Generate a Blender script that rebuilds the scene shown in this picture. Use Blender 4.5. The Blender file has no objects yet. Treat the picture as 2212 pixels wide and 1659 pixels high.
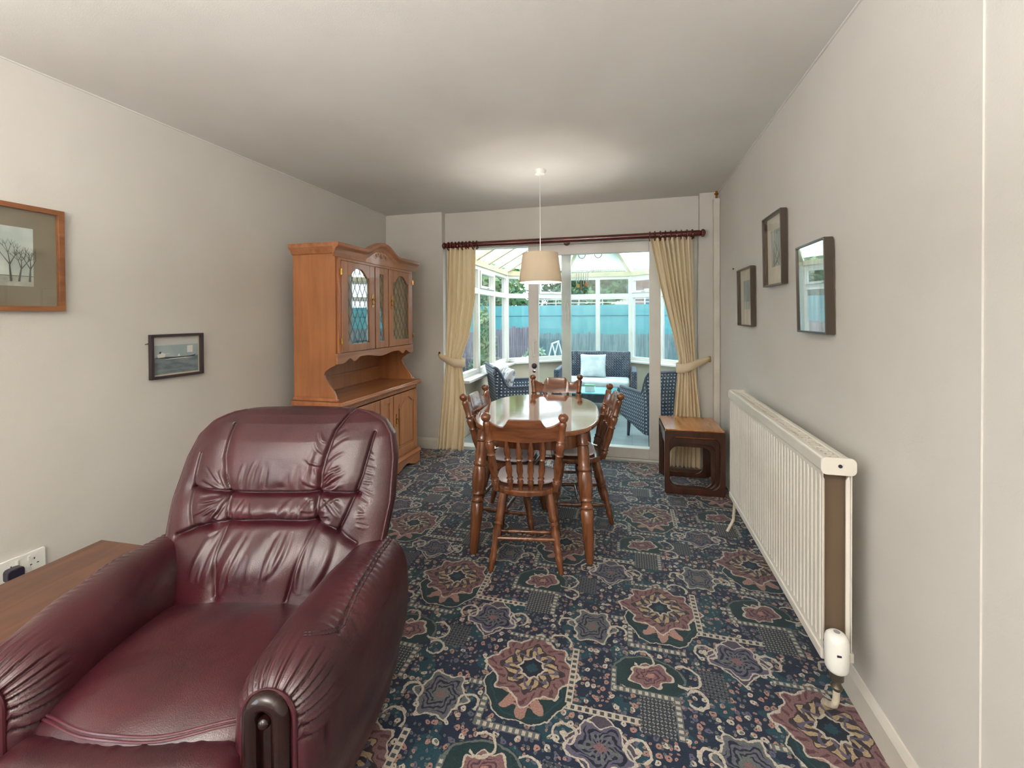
import bpy, bmesh, math, random
import numpy as np
from mathutils import Vector, Matrix
random.seed(7); np.random.seed(7)
sc = bpy.context.scene
COL = sc.collection
pi = math.pi

# ---------------------------------------------------------------- camera
CZ = 1.344
def cam_axes(yaw=.2586, pit=.0104, rol=.0057):
    cy, sy = math.cos(yaw), math.sin(yaw)
    f = Vector((-sy*math.cos(pit), cy*math.cos(pit), -math.sin(pit)))
    r = Vector((cy, sy, 0)); u = r.cross(f)
    return r*math.cos(rol)-u*math.sin(rol), u*math.cos(rol)+r*math.sin(rol), f
_r, _u, _f = cam_axes()
cd = bpy.data.cameras.new('camera'); cam = bpy.data.objects.new('camera', cd); COL.objects.link(cam)
cd.sensor_fit = 'HORIZONTAL'; cd.sensor_width = 36; cd.lens = 938.2/2212*36
cd.shift_y = -(829.5-693.2)/2212; cd.clip_start = .02; cd.clip_end = 200
M = Matrix((( _r.x, _u.x, -_f.x, 0), (_r.y, _u.y, -_f.y, 0), (_r.z, _u.z, -_f.z, CZ), (0, 0, 0, 1)))
cam.matrix_world = M
sc.camera = cam

# ---------------------------------------------------------------- view + world + lights
vs = sc.view_settings
vs.view_transform = 'Standard'; vs.look = 'None'; vs.gamma = 1; vs.use_curve_mapping = False
vs.exposure = 0.5
w = bpy.data.worlds.new('world'); sc.world = w; w.use_nodes = True
nt = w.node_tree; nt.nodes.clear()
wo = nt.nodes.new('ShaderNodeOutputWorld'); bg = nt.nodes.new('ShaderNodeBackground')
tc = nt.nodes.new('ShaderNodeTexCoord'); sx = nt.nodes.new('ShaderNodeSeparateXYZ'); cr = nt.nodes.new('ShaderNodeValToRGB')
nt.links.new(tc.outputs['Generated'], sx.inputs[0]); nt.links.new(sx.outputs['Z'], cr.inputs[0])
cr.color_ramp.elements[0].position = 0.0; cr.color_ramp.elements[0].color = (.86, .90, .93, 1)
cr.color_ramp.elements[1].position = .6; cr.color_ramp.elements[1].color = (.72, .84, 1, 1)
nt.links.new(cr.outputs[0], bg.inputs[0]); bg.inputs[1].default_value = 4.8
nt.links.new(bg.outputs[0], wo.inputs[0])

def area(name, loc, rot, sx_, sy_, power, col=(1, 1, 1)):
    l = bpy.data.lights.new(name, 'AREA'); l.shape = 'RECTANGLE'; l.size = sx_; l.size_y = sy_
    l.energy = power; l.color = col
    o = bpy.data.objects.new(name, l); COL.objects.link(o); o.location = loc; o.rotation_euler = rot
    return o
def sun(name, rot, e, ang, col):
    l = bpy.data.lights.new(name, 'SUN'); l.energy = e; l.angle = ang; l.color = col
    o = bpy.data.objects.new(name, l); COL.objects.link(o); o.rotation_euler = rot; return o
# added fill lamp shining through an invented left-wall window behind the camera
XL_ = -2.43
area('window_daylight', (XL_-.14, -1.75, 1.5), (0, math.radians(-90), 0), 1.5, 2.1, 14, (.97, .985, 1))
# added fill aimed up at the ceiling, unseen behind the camera
area('uplighter', (-.75, -1.25, 1.50), (math.radians(180), 0, 0), .8, .8, 225, (1, .985, .955))
# hazy sun on the garden side, from the left and high
s = sun('sun', (0, 0, 0), 3.0, math.radians(4), (1, .93, .82))
s.rotation_euler = Vector((.62, -.45, -.75)).to_track_quat('-Z', 'Y').to_euler()

# ---------------------------------------------------------------- helpers
class MB:
    def __init__(s): s.v = []; s.f = []; s.m = []; s.n = 0
    def add(s, V, F, mi=0):
        V = [tuple(map(float, p)) for p in V]
        s.v += V; s.f += [tuple(i+s.n for i in f) for f in F]; s.m += [mi]*len(F); s.n += len(V); return s
    def box(s, x0, x1, y0, y1, z0, z1, mi=0):
        V = [(x, y, z) for x in (x0, x1) for y in (y0, y1) for z in (z0, z1)]
        F = [(0, 1, 3, 2), (4, 6, 7, 5), (0, 4, 5, 1), (2, 3, 7, 6), (0, 2, 6, 4), (1, 5, 7, 3)]
        return s.add(V, F, mi)
    def beam(s, p0, p1, w, h, up=(0, 0, 1), mi=0):
        p0, p1 = Vector(p0), Vector(p1); d = (p1-p0).normalized(); up = Vector(up)
        a = d.cross(up).normalized(); b = a.cross(d).normalized()
        V = []
        for p in (p0, p1):
            for i, j in ((-1, -1), (1, -1), (1, 1), (-1, 1)): V.append(p+a*(w/2*i)+b*(h/2*j))
        return s.add(V, [(0, 1, 2, 3), (7, 6, 5, 4), (0, 4, 5, 1), (1, 5, 6, 2), (2, 6, 7, 3), (3, 7, 4, 0)], mi)
    def turn(s, p0, p1, prof, n=16, mi=0):
        """lathe a profile [(t, radius)] along the segment p0-p1"""
        p0, p1 = Vector(p0), Vector(p1); L = (p1-p0); d = L.normalized()
        ref = Vector((0, 0, 1)) if abs(d.z) < .9 else Vector((1, 0, 0))
        a = d.cross(ref).normalized(); b = d.cross(a)
        V = []; F = []
        for t, r in prof:
            c = p0+L*t
            for k in range(n):
                an = 2*pi*k/n; V.append(c+a*(math.cos(an)*r)+b*(math.sin(an)*r))
        for i in range(len(prof)-1):
            for k in range(n):
                k2 = (k+1) % n; F.append((i*n+k, i*n+k2, (i+1)*n+k2, (i+1)*n+k))
        F.append(tuple(reversed(range(n)))); F.append(tuple((len(prof)-1)*n+k for k in range(n)))
        return s.add(V, F, mi)
    def tube(s, pts, r, n=10, mi=0, closed=False):
        P = [Vector(p) for p in pts]; V = []; F = []; prev = None; N = len(P)
        for i, p in enumerate(P):
            if closed: d = (P[(i+1) % N]-P[i-1]).normalized()
            else: d = (P[min(i+1, N-1)]-P[max(i-1, 0)]).normalized()
            if prev is None:
                ref = Vector((0, 0, 1)) if abs(d.z) < .9 else Vector((1, 0, 0)); a = d.cross(ref).normalized()
            else: a = (prev-d*prev.dot(d)).normalized()
            prev = a; b = d.cross(a); rr = r[i] if isinstance(r, (list, tuple)) else r
            for k in range(n): an = 2*pi*k/n; V.append(p+a*(math.cos(an)*rr)+b*(math.sin(an)*rr))
        for i in range(N if closed else N-1):
            j = (i+1) % N
            for k in range(n): k2 = (k+1) % n; F.append((i*n+k, i*n+k2, j*n+k2, j*n+k))
        if not closed: F.append(tuple(reversed(range(n)))); F.append(tuple((N-1)*n+k for k in range(n)))
        return s.add(V, F, mi)
    def prism(s, poly, fn, d0, d1, mi=0):
        """extrude a 2-D polygon; fn(a, b, d) gives the 3-D point"""
        n = len(poly); V = [fn(a, b, d0) for a, b in poly]+[fn(a, b, d1) for a, b in poly]
        F = [tuple(range(n))[::-1], tuple(range(n, 2*n))]+[(i, (i+1) % n, n+(i+1) % n, n+i) for i in range(n)]
        return s.add(V, F, mi)
    def ring(s, outer, inner, fn, d0, d1, mi=0):
        """frame between two polygons with equal point counts"""
        n = len(outer); V = []
        for d in (d0, d1): V += [fn(a, b, d) for a, b in outer]+[fn(a, b, d) for a, b in inner]
        F = []
        for i in range(n):
            j = (i+1) % n
            F += [(i, j, n+j, n+i), (2*n+j, 2*n+i, 3*n+i, 3*n+j), (j, i, 2*n+i, 2*n+j), (n+i, n+j, 3*n+j, 3*n+i)]
        return s.add(V, F, mi)
    def grid(s, G, mi=0, cu=False, cv=False):
        """G: array (nu, nv, 3)"""
        G = np.asarray(G, float); nu, nv = G.shape[:2]; F = []
        for i in range(nu if cu else nu-1):
            for j in range(nv if cv else nv-1):
                i2, j2 = (i+1) % nu, (j+1) % nv; F.append((i*nv+j, i2*nv+j, i2*nv+j2, i*nv+j2))
        return s.add(G.reshape(-1, 3).tolist(), F, mi)
    def sphere(s, c, r, n=16, m=10, sc_=(1, 1, 1), mi=0):
        G = [[(c[0]+r*sc_[0]*math.sin(pi*i/m)*math.cos(2*pi*k/n), c[1]+r*sc_[1]*math.sin(pi*i/m)*math.sin(2*pi*k/n),
               c[2]+r*sc_[2]*math.cos(pi*i/m)) for k in range(n)] for i in range(m+1)]
        return s.grid(np.array(G), mi, cv=True)
    def build(s, name, mat, parent=None, smooth=False, bevel=0, seg=2, sub=0, weld=False, fix=True, solid=0, ang=35):
        me = bpy.data.meshes.new(name); me.from_pydata(s.v, [], s.f)
        mats = mat if isinstance(mat, (list, tuple)) else [mat]
        for q in mats: me.materials.append(q)
        if len(mats) > 1: me.polygons.foreach_set('material_index', s.m)
        if weld or fix:
            b = bmesh.new(); b.from_mesh(me)
            if weld: bmesh.ops.remove_doubles(b, verts=b.verts, dist=1e-5)
            if fix: bmesh.ops.recalc_face_normals(b, faces=b.faces)
            b.to_mesh(me); b.free()
        if smooth:
            me.polygons.foreach_set('use_smooth', [True]*len(me.polygons))
        o = bpy.data.objects.new(name, me); COL.objects.link(o)
        if parent: o.parent = parent
        if solid:
            md = o.modifiers.new('solid', 'SOLIDIFY'); md.thickness = solid; md.offset = 0
        if bevel:
            md = o.modifiers.new('bevel', 'BEVEL'); md.width = bevel; md.segments = seg; md.limit_method = 'ANGLE'; md.angle_limit = math.radians(40)
        if sub:
            md = o.modifiers.new('sub', 'SUBSURF'); md.levels = md.render_levels = sub
        if smooth and not sub and ang < 180:
            try: me.set_sharp_from_angle(angle=math.radians(ang))
            except Exception: pass
        return o
def tag(o, label=None, cat=None, group=None, kind=None):
    if label: o['label'] = label
    if cat: o['category'] = cat
    if group: o['group'] = group
    if kind: o['kind'] = kind
    return o
def thing(name, label, cat, loc=(0, 0, 0), rz=0, group=None):
    o = bpy.data.objects.new(name, None); COL.objects.link(o); o.empty_display_size = .1
    o.location = loc; o.rotation_euler = (0, 0, rz); return tag(o, label, cat, group)
def root(name, kind='structure'):
    o = bpy.data.objects.new(name, None); COL.objects.link(o); o['kind'] = kind; return o
KIDS = {}
def copy_tree(o, parent=None):
    c = o.copy(); COL.objects.link(c); c.parent = parent
    for ch in [q for q in bpy.data.objects if q.parent == o]: copy_tree(ch, c)
    return c
def rrect(w, h, r, n=5, cx=0, cy=0):
    P = []
    for (sx_, sy_, a0) in ((1, 1, 0), (-1, 1, 90), (-1, -1, 180), (1, -1, 270)):
        for k in range(n+1):
            a = math.radians(a0+90*k/n); P.append((cx+sx_*(w/2-r)+r*math.cos(a), cy+sy_*(h/2-r)+r*math.sin(a)))
    return P
def supere(w, h, e, n=48, cx=0, cy=0):
    P = []
    for k in range(n):
        a = 2*pi*k/n; c, s_ = math.cos(a), math.sin(a)
        P.append((cx+w/2*math.copysign(abs(c)**(2/e), c), cy+h/2*math.copysign(abs(s_)**(2/e), s_)))
    return P

# ---------------------------------------------------------------- materials
def new_mat(name):
    m = bpy.data.materials.new(name); m.use_nodes = True; m.node_tree.nodes.clear(); return m, m.node_tree
def N(nt, t, **k):
    n = nt.nodes.new(t)
    for a, b in k.items(): setattr(n, a, b)
    return n
def c3(r, g, b):  # sRGB 0-255 -> linear
    f = lambda v: (v/255/12.92) if v/255 <= .04045 else ((v/255+.055)/1.055)**2.4
    return (f(r), f(g), f(b), 1)
def mat(name, col, rough=.5, metal=0, col2=None, nscale=8, nstretch=(1, 1, 1), bump=0, bscale=80, coat=0, spec=.5, trans=0, detail=4, contrast=(.35, .65), sheen=0, bstretch=None):
    m, t = new_mat(name); out = N(t, 'ShaderNodeOutputMaterial'); p = N(t, 'ShaderNodeBsdfPrincipled')
    p.inputs['Base Color'].default_value = col; p.inputs['Roughness'].default_value = rough; p.inputs['Metallic'].default_value = metal
    p.inputs['Coat Weight'].default_value = coat; p.inputs['Specular IOR Level'].default_value = spec
    p.inputs['Coat Roughness'].default_value = .08; p.inputs['Sheen Weight'].default_value = sheen
    co = N(t, 'ShaderNodeTexCoord')
    if col2:
        mp = N(t, 'ShaderNodeMapping'); mp.inputs['Scale'].default_value = nstretch
        ns = N(t, 'ShaderNodeTexNoise'); ns.inputs['Scale'].default_value = nscale; ns.inputs['Detail'].default_value = detail
        r = N(t, 'ShaderNodeValToRGB'); r.color_ramp.elements[0].position = contrast[0]; r.color_ramp.elements[1].position = contrast[1]
        r.color_ramp.elements[0].color = col; r.color_ramp.elements[1].color = col2
        t.links.new(co.outputs['Object'], mp.inputs[0]); t.links.new(mp.outputs[0], ns.inputs[0]); t.links.new(ns.outputs[0], r.inputs[0]); t.links.new(r.outputs[0], p.inputs['Base Color'])
    if bump:
        nb = N(t, 'ShaderNodeTexNoise'); nb.inputs['Scale'].default_value = bscale; nb.inputs['Detail'].default_value = 3
        if bstretch:
            mp2 = N(t, 'ShaderNodeMapping'); mp2.inputs['Scale'].default_value = bstretch
            t.links.new(co.outputs['Object'], mp2.inputs[0]); t.links.new(mp2.outputs[0], nb.inputs[0])
        else: t.links.new(co.outputs['Object'], nb.inputs[0])
        b = N(t, 'ShaderNodeBump'); b.inputs['Strength'].default_value = bump; b.inputs['Distance'].default_value = .004
        t.links.new(nb.outputs[0], b.inputs['Height']); t.links.new(b.outputs[0], p.inputs['Normal'])
    sh = p.outputs[0]
    if trans:
        tr = N(t, 'ShaderNodeBsdfTranslucent'); tr.inputs[0].default_value = col; mx = N(t, 'ShaderNodeMixShader'); mx.inputs[0].default_value = trans
        t.links.new(p.outputs[0], mx.inputs[1]); t.links.new(tr.outputs[0], mx.inputs[2]); sh = mx.outputs[0]
    t.links.new(sh, out.inputs[0]); return m
def wood(name, c1, c2, rough=.3, coat=.4, stretch=(3, 40, 40), scale=1.6, bump=.05):
    """grain lines along object X by default (stretch: small value = along the grain)"""
    m, t = new_mat(name); out = N(t, 'ShaderNodeOutputMaterial'); p = N(t, 'ShaderNodeBsdfPrincipled')
    co = N(t, 'ShaderNodeTexCoord'); mp = N(t, 'ShaderNodeMapping'); mp.inputs['Scale'].default_value = stretch
    n1 = N(t, 'ShaderNodeTexNoise'); n1.inputs['Scale'].default_value = scale; n1.inputs['Detail'].default_value = 6; n1.inputs['Distortion'].default_value = .6
    n2 = N(t, 'ShaderNodeTexNoise'); n2.inputs['Scale'].default_value = 3.5
    r = N(t, 'ShaderNodeValToRGB'); r.color_ramp.elements[0].position = .3; r.color_ramp.elements[1].position = .7
    r.color_ramp.elements[0].color = c1; r.color_ramp.elements[1].color = c2
    mx = N(t, 'ShaderNodeMix', data_type='RGBA', blend_type='MULTIPLY'); mx.inputs[0].default_value = .35
    t.links.new(co.outputs['Object'], mp.inputs[0]); t.links.new(mp.outputs[0], n1.inputs[0]); t.links.new(co.outputs['Object'], n2.inputs[0])
    t.links.new(n1.outputs[0], r.inputs[0]); t.links.new(r.outputs[0], mx.inputs[6]); t.links.new(n2.outputs[0], mx.inputs[7])
    t.links.new(mx.outputs[2], p.inputs['Base Color']); p.inputs['Roughness'].default_value = rough; p.inputs['Coat Weight'].default_value = coat; p.inputs['Coat Roughness'].default_value = .06
    b = N(t, 'ShaderNodeBump'); b.inputs['Strength'].default_value = bump; b.inputs['Distance'].default_value = .002
    t.links.new(n1.outputs[0], b.inputs['Height']); t.links.new(b.outputs[0], p.inputs['Normal']); t.links.new(p.outputs[0], out.inputs[0]); return m
def glass(name, tint=(1, 1, 1, 1), refl=1.0, rough=0.0, mirror=0.0):
    m, t = new_mat(name); out = N(t, 'ShaderNodeOutputMaterial')
    tr = N(t, 'ShaderNodeBsdfTransparent'); tr.inputs[0].default_value = tint; gl = N(t, 'ShaderNodeBsdfGlossy'); gl.inputs['Roughness'].default_value = rough
    ge = N(t, 'ShaderNodeNewGeometry'); dt = N(t, 'ShaderNodeVectorMath', operation='DOT_PRODUCT'); t.links.new(ge.outputs['Normal'], dt.inputs[0]); t.links.new(ge.outputs['Incoming'], dt.inputs[1])
    ab = N(t, 'ShaderNodeMath', operation='ABSOLUTE'); t.links.new(dt.outputs['Value'], ab.inputs[0])
    om = N(t, 'ShaderNodeMath', operation='SUBTRACT'); om.inputs[0].default_value = 1; t.links.new(ab.outputs[0], om.inputs[1])
    pw = N(t, 'ShaderNodeMath', operation='POWER'); pw.inputs[1].default_value = 5; t.links.new(om.outputs[0], pw.inputs[0])
    fr = N(t, 'ShaderNodeMath', operation='MULTIPLY_ADD'); fr.inputs[1].default_value = .96; fr.inputs[2].default_value = .04; t.links.new(pw.outputs[0], fr.inputs[0])
    mu = N(t, 'ShaderNodeMath', operation='MULTIPLY_ADD'); mu.inputs[1].default_value = refl; mu.inputs[2].default_value = mirror; mu.use_clamp = True
    mx = N(t, 'ShaderNodeMixShader'); t.links.new(fr.outputs[0], mu.inputs[0]); t.links.new(mu.outputs[0], mx.inputs[0])
    t.links.new(tr.outputs[0], mx.inputs[1]); t.links.new(gl.outputs[0], mx.inputs[2]); t.links.new(mx.outputs[0], out.inputs[0]); return m

M_wall = mat('wall_paint', c3(208, 204, 197), .85, col2=c3(199, 194, 186), nscale=1.7, bump=.08, bscale=160, contrast=(.25, .75))
M_ceil = mat('ceiling_paint', c3(218, 215, 209), .9, col2=c3(208, 204, 197), nscale=1.2, bump=.1, bscale=220)
M_skirt = mat('skirting_gloss', c3(214, 208, 197), .35, col2=c3(203, 196, 184), nscale=5)
M_upvc = mat('upvc_white', c3(226, 224, 218), .3, col2=c3(218, 214, 206), nscale=3)
M_cream = mat('cream_render', c3(222, 210, 186), .8, col2=c3(210, 198, 174), nscale=2)
M_radw = mat('radiator_enamel', c3(222, 216, 204), .32, col2=c3(212, 205, 192), nscale=4)
M_raddk = mat('radiator_inner_dust', c3(96, 78, 60), .8)  # plain dark brown, inside the radiator and behind the pictures
M_pine = wood('pine_varnish', c3(92, 50, 30), c3(140, 86, 54), .24, .5, (22, 22, 3))
M_pinex = wood('pine_varnish_rail', c3(92, 50, 30), c3(140, 86, 54), .24, .5, (3, 22, 22))
M_pinetop = wood('pine_table_top', c3(128, 76, 44), c3(166, 108, 68), .07, .9, (2.2, 30, 8), 1.4, .12)
M_oak = wood('oak_side', c3(168, 104, 62), c3(188, 126, 80), .38, .25, (18, 18, 1.6), 1.2, .03)
M_oaky = wood('oak_rail', c3(160, 96, 58), c3(192, 130, 86), .3, .35, (18, 1.6, 18), 1.2, .03)
M_teak = wood('teak_dark', c3(54, 29, 19), c3(84, 48, 31), .28, .4, (12, 12, 2))
M_teaktop = wood('teak_top', c3(176, 106, 52), c3(212, 146, 84), .22, .4, (16, 1.6, 16))
M_walnut = wood('side_table_brown', c3(94, 58, 42), c3(124, 82, 60), .4, .2, (12, 2, 12))
M_pole = wood('mahogany_pole', c3(74, 22, 16), c3(112, 38, 26), .22, .6, (2, 30, 30))
M_brass = mat('brass', c3(196, 150, 78), .25, 1, col2=c3(150, 104, 48), nscale=30)
M_chrome = mat('chrome', c3(200, 200, 200), .12, 1)
M_black = mat('black_plastic', c3(38, 34, 50), .4)
M_plastic = mat('white_plastic', c3(232, 230, 222), .35)
M_cushion = mat('seat_pad_cloth', c3(234, 228, 232), .9, col2=c3(220, 212, 218), nscale=6, bump=.3, bscale=300)
M_whitecloth = mat('white_cushion_cloth', c3(226, 228, 228), .9, col2=c3(190, 200, 204), nscale=7, bump=.3, bscale=60)
M_curtain = mat('curtain_cream', c3(250, 238, 214), .85, col2=c3(244, 226, 194), nscale=3, trans=.38, bump=.1, bscale=300, nstretch=(1, 1, .3))
M_shade = mat('lamp_shade_cloth', c3(214, 200, 178), .9, trans=.12, bump=.1, bscale=400)
M_glass = glass('window_glass', (.73, .765, .775, 1), .5)
M_glassdoor = glass('door_glass', (.955, .99, .992, 1), .6)
M_glasspic = glass('picture_glass', (1, 1, 1, 1), .45)
M_glassR = glass('picture_glass_shiny', (1, 1, 1, 1), 1.4, mirror=.12)
M_poly = mat('roof_polycarbonate', c3(246, 248, 244), .5, trans=.85, spec=.2, col2=c3(238, 246, 240), nscale=1.5)
M_beam = mat('roof_beam_cream', c3(222, 208, 176), .5, col2=c3(196, 188, 160), nscale=6)

def leather():
    m, t = new_mat('burgundy_leather'); out = N(t, 'ShaderNodeOutputMaterial'); p = N(t, 'ShaderNodeBsdfPrincipled')
    co = N(t, 'ShaderNodeTexCoord'); n1 = N(t, 'ShaderNodeTexNoise'); n1.inputs['Scale'].default_value = 5; n1.inputs['Detail'].default_value = 5
    r = N(t, 'ShaderNodeValToRGB'); r.color_ramp.elements[0].position = .3; r.color_ramp.elements[1].position = .72
    r.color_ramp.elements[0].color = c3(44, 12, 19); r.color_ramp.elements[1].color = c3(68, 21, 29)
    vo = N(t, 'ShaderNodeTexVoronoi'); vo.inputs['Scale'].default_value = 420
    n2 = N(t, 'ShaderNodeTexNoise'); n2.inputs['Scale'].default_value = 26; n2.inputs['Detail'].default_value = 4
    ad = N(t, 'ShaderNodeMath', operation='MULTIPLY_ADD'); ad.inputs[1].default_value = 3.0
    b = N(t, 'ShaderNodeBump'); b.inputs['Strength'].default_value = .22; b.inputs['Distance'].default_value = .0018
    for nn in (n1, vo, n2): t.links.new(co.outputs['Object'], nn.inputs[0])
    t.links.new(n1.outputs[0], r.inputs[0]); t.links.new(r.outputs[0], p.inputs['Base Color'])
    t.links.new(n2.outputs[0], ad.inputs[0]); t.links.new(vo.outputs['Distance'], ad.inputs[2]); t.links.new(ad.outputs[0], b.inputs['Height']); t.links.new(b.outputs[0], p.inputs['Normal'])
    mr = N(t, 'ShaderNodeMapRange'); mr.inputs['To Min'].default_value = .27; mr.inputs['To Max'].default_value = .42
    t.links.new(n2.outputs[0], mr.inputs[0]); t.links.new(mr.outputs[0], p.inputs['Roughness'])
    p.inputs['Specular IOR Level'].default_value = .62; p.inputs['Coat Weight'].default_value = .18; p.inputs['Coat Roughness'].default_value = .3
    t.links.new(p.outputs[0], out.inputs[0]); return m
M_leather = leather()
M_leatherdk = mat('leather_piping', c3(66, 22, 30), .35, coat=.3)
M_darkwood = mat('dark_polished_wood', c3(22, 9, 9), .2, coat=.25, spec=.4, col2=c3(36, 15, 12), nscale=6)

# ---- expression compiler: arithmetic on node sockets
class X:
    t = None
    def __init__(s, v): s.v = v
    @staticmethod
    def op(o, a, b=None, c=None, clamp=False):
        n = X.t.nodes.new('ShaderNodeMath'); n.operation = o; n.use_clamp = clamp
        for i, q in enumerate((a, b, c)):
            if q is None: continue
            q = q.v if isinstance(q, X) else q
            if isinstance(q, (int, float)): n.inputs[i].default_value = q
            else: X.t.links.new(q, n.inputs[i])
        return X(n.outputs[0])
    def __add__(s, o): return X.op('ADD', s, o)
    __radd__ = __add__
    def __sub__(s, o): return X.op('SUBTRACT', s, o)
    def __rsub__(s, o): return X.op('SUBTRACT', o, s)
    def __mul__(s, o): return X.op('MULTIPLY', s, o)
    __rmul__ = __mul__
    def __truediv__(s, o): return X.op('DIVIDE', s, o)
    def __gt__(s, o): return X.op('GREATER_THAN', s, o)
    def __lt__(s, o): return X.op('LESS_THAN', s, o)
def xabs(a): return X.op('ABSOLUTE', a)
def xmin(a, b): return X.op('MINIMUM', a, b)
def xmax(a, b): return X.op('MAXIMUM', a, b)
def xsin(a): return X.op('SINE', a)
def xcos(a): return X.op('COSINE', a)
def xsqrt(a): return X.op('SQRT', a)
def xwrap(a, h): return X.op('WRAP', a, h, -h)
def hyp(a, b): return xsqrt(a*a+b*b)
def xatan2(a, b): return X.op('ARCTAN2', a, b)

def carpet_material():
    m, t = new_mat('patterned_carpet'); X.t = t
    out = N(t, 'ShaderNodeOutputMaterial'); p = N(t, 'ShaderNodeBsdfPrincipled'); co = N(t, 'ShaderNodeTexCoord')
    ns = N(t, 'ShaderNodeTexNoise'); ns.inputs['Scale'].default_value = 34; ns.inputs['Detail'].default_value = 2
    t.links.new(co.outputs['Object'], ns.inputs[0])
    sub = N(t, 'ShaderNodeVectorMath', operation='SUBTRACT'); sub.inputs[1].default_value = (.5, .5, .5); t.links.new(ns.outputs['Color'], sub.inputs[0])
    mul = N(t, 'ShaderNodeVectorMath', operation='SCALE'); mul.inputs['Scale'].default_value = .022; t.links.new(sub.outputs[0], mul.inputs[0])
    add = N(t, 'ShaderNodeVectorMath', operation='ADD'); t.links.new(co.outputs['Object'], add.inputs[0]); t.links.new(mul.outputs[0], add.inputs[1])
    s1 = N(t, 'ShaderNodeSeparateXYZ'); t.links.new(add.outputs[0], s1.inputs[0]); wx, wy = X(s1.outputs[0]), X(s1.outputs[1])
    s2 = N(t, 'ShaderNodeSeparateXYZ'); t.links.new(co.outputs['Object'], s2.inputs[0]); px, py = X(s2.outputs[0]), X(s2.outputs[1])
    HY, WX = .477, .497
    def fold(x, y, ox, oy):
        x = x-(.142+ox); y = y-(2.083+oy)
        i = X.op('ROUND', y/HY); v = y-i*HY
        u = xwrap(x-i*WX, WX); return u, v
    state = [None]
    def rgb(c):
        return c
    def layer(mask, col, amt=None):
        n = N(t, 'ShaderNodeMix', data_type='RGBA'); n.clamp_factor = True
        t.links.new(mask.v, n.inputs[0])
        if state[0] is None: n.inputs[6].default_value = c3(10, 30, 56)
        else: t.links.new(state[0], n.inputs[6])
        if isinstance(col, tuple): n.inputs[7].default_value = col
        else: t.links.new(col, n.inputs[7])
        state[0] = n.outputs[2]
    def box(x, y, x0, x1, y0, y1): return xmin((x1-x0)/2-xabs(x-(x0+x1)/2), (y1-y0)/2-xabs(y-(y0+y1)/2))
    CRE, PINK, PEACH, MAUVE, GRN, GREY, TEAL, NAVY, GOLD = c3(184, 174, 160), c3(122, 90, 92), c3(160, 122, 112), c3(88, 84, 106), c3(14, 46, 50), c3(92, 98, 98), c3(16, 60, 74), c3(9, 20, 40), c3(168, 146, 112)
    # ground: teal patches, scattered little flowers
    n3 = N(t, 'ShaderNodeTexNoise'); n3.inputs['Scale'].default_value = 7; t.links.new(co.outputs['Object'], n3.inputs[0])
    layer(X(n3.outputs[0]) > .55, TEAL)
    for scl, th, cols in ((30, .30, (PEACH, CRE, MAUVE)), (52, .28, (GREY, PEACH, GREY))):
        vo = N(t, 'ShaderNodeTexVoronoi'); vo.inputs['Scale'].default_value = scl; vo.voronoi_dimensions = '2D'; vo.inputs['Randomness'].default_value = .8
        t.links.new(add.outputs[0], vo.inputs[0]); sp = N(t, 'ShaderNodeSeparateColor'); t.links.new(vo.outputs['Color'], sp.inputs[0])
        d = X(vo.outputs['Distance']); rnd = X(sp.outputs[0]); rn2 = X(sp.outputs[1])
        mk = (d < th*.98)*(rnd > .38)*(d > .07)
        layer(mk, cols[0]); layer(mk*(rn2 > .6), cols[1]); layer(mk*(rn2 < .25), cols[2])
    def lattice(x, y, m, base, line, k=120.0):
        layer(m > 0, base)
        a = xabs(xsin((x+y)*k)); b = xabs(xsin((x-y)*k))
        layer((m > 0)*((xmax(a, b)) > .93), line); layer((m > 0)*(xmin(a, b) > .75), NAVY)
    def band(x, y, m, along):
        layer(m > 0, CRE)
        dx = xwrap(along, .0125)
        layer((m > .0055)*(xabs(dx) < .0065), c3(62, 66, 70))
    # --- rosette group 2
    x, y = fold(wx, wy, -.29, -.20); sx_, sy_ = fold(px, py, -.29, -.20)
    for (bx, al) in (((.075, .168, .082, .104), sx_), ((.146, .170, -.066, .100), sy_), ((.150, .372, -.070, -.046), sx_)):
        mk = box(sx_, sy_, *bx); layer(mk > 0, GREY); layer((mk > .004)*(xabs(xwrap(al, .011)) > .005), CRE)
    def rosette(x, y, sz, ringcol, inner, n):
        rr = hyp(x/sz, y/sz); th = xatan2(y, x)
        R = 1+.14*xcos(th*n)+.05*xcos(th*2*n)
        q = rr/R
        layer((q < 1.06), ringcol); layer(q < .97, inner)
        layer((q < .86)*(xabs(xsin(th*n*1.5)) > .62)*(q > .42), MAUVE); layer((q < .80)*(xabs(xsin(q*15.0+th*3)) > .8), NAVY)
        layer(q < .30, GREY); layer(q < .16, PINK)
    rosette(x, y-.01, .088, CRE, GREY, 6.0)
    for cx, cy, rr_ in ((-.105, .0, .036), (.105, .0, .036), (0.17, .17, .05), (-.12, -.12, .045)):
        d = hyp(x-cx, y-cy); layer((xabs(d-rr_) < .0048)*(y > cy-.018), CRE)
    # --- rosette group 1 with shield, hband, lattice 2
    x, y = fold(wx, wy, .27, -.24); sx_, sy_ = fold(px, py, .27, -.24)
    lattice(sx_, sy_, box(sx_, sy_, -.165, -.065, -.205, -.085), c3(60, 62, 74), GREY)
    lattice(sx_, sy_, box(sx_, sy_, .12, .22, -.20, -.09), c3(50, 58, 66), MAUVE)
    q = xabs(x)/.115+xabs(y)/.12
    layer(q < 1.06, CRE); layer(q < .99, c3(72, 66, 80)); 
    d = hyp(x/.095, (y+.005)/.075); th = xatan2(y, x); q2 = d/(1+.18*xcos(th*5.0+1.57))
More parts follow.
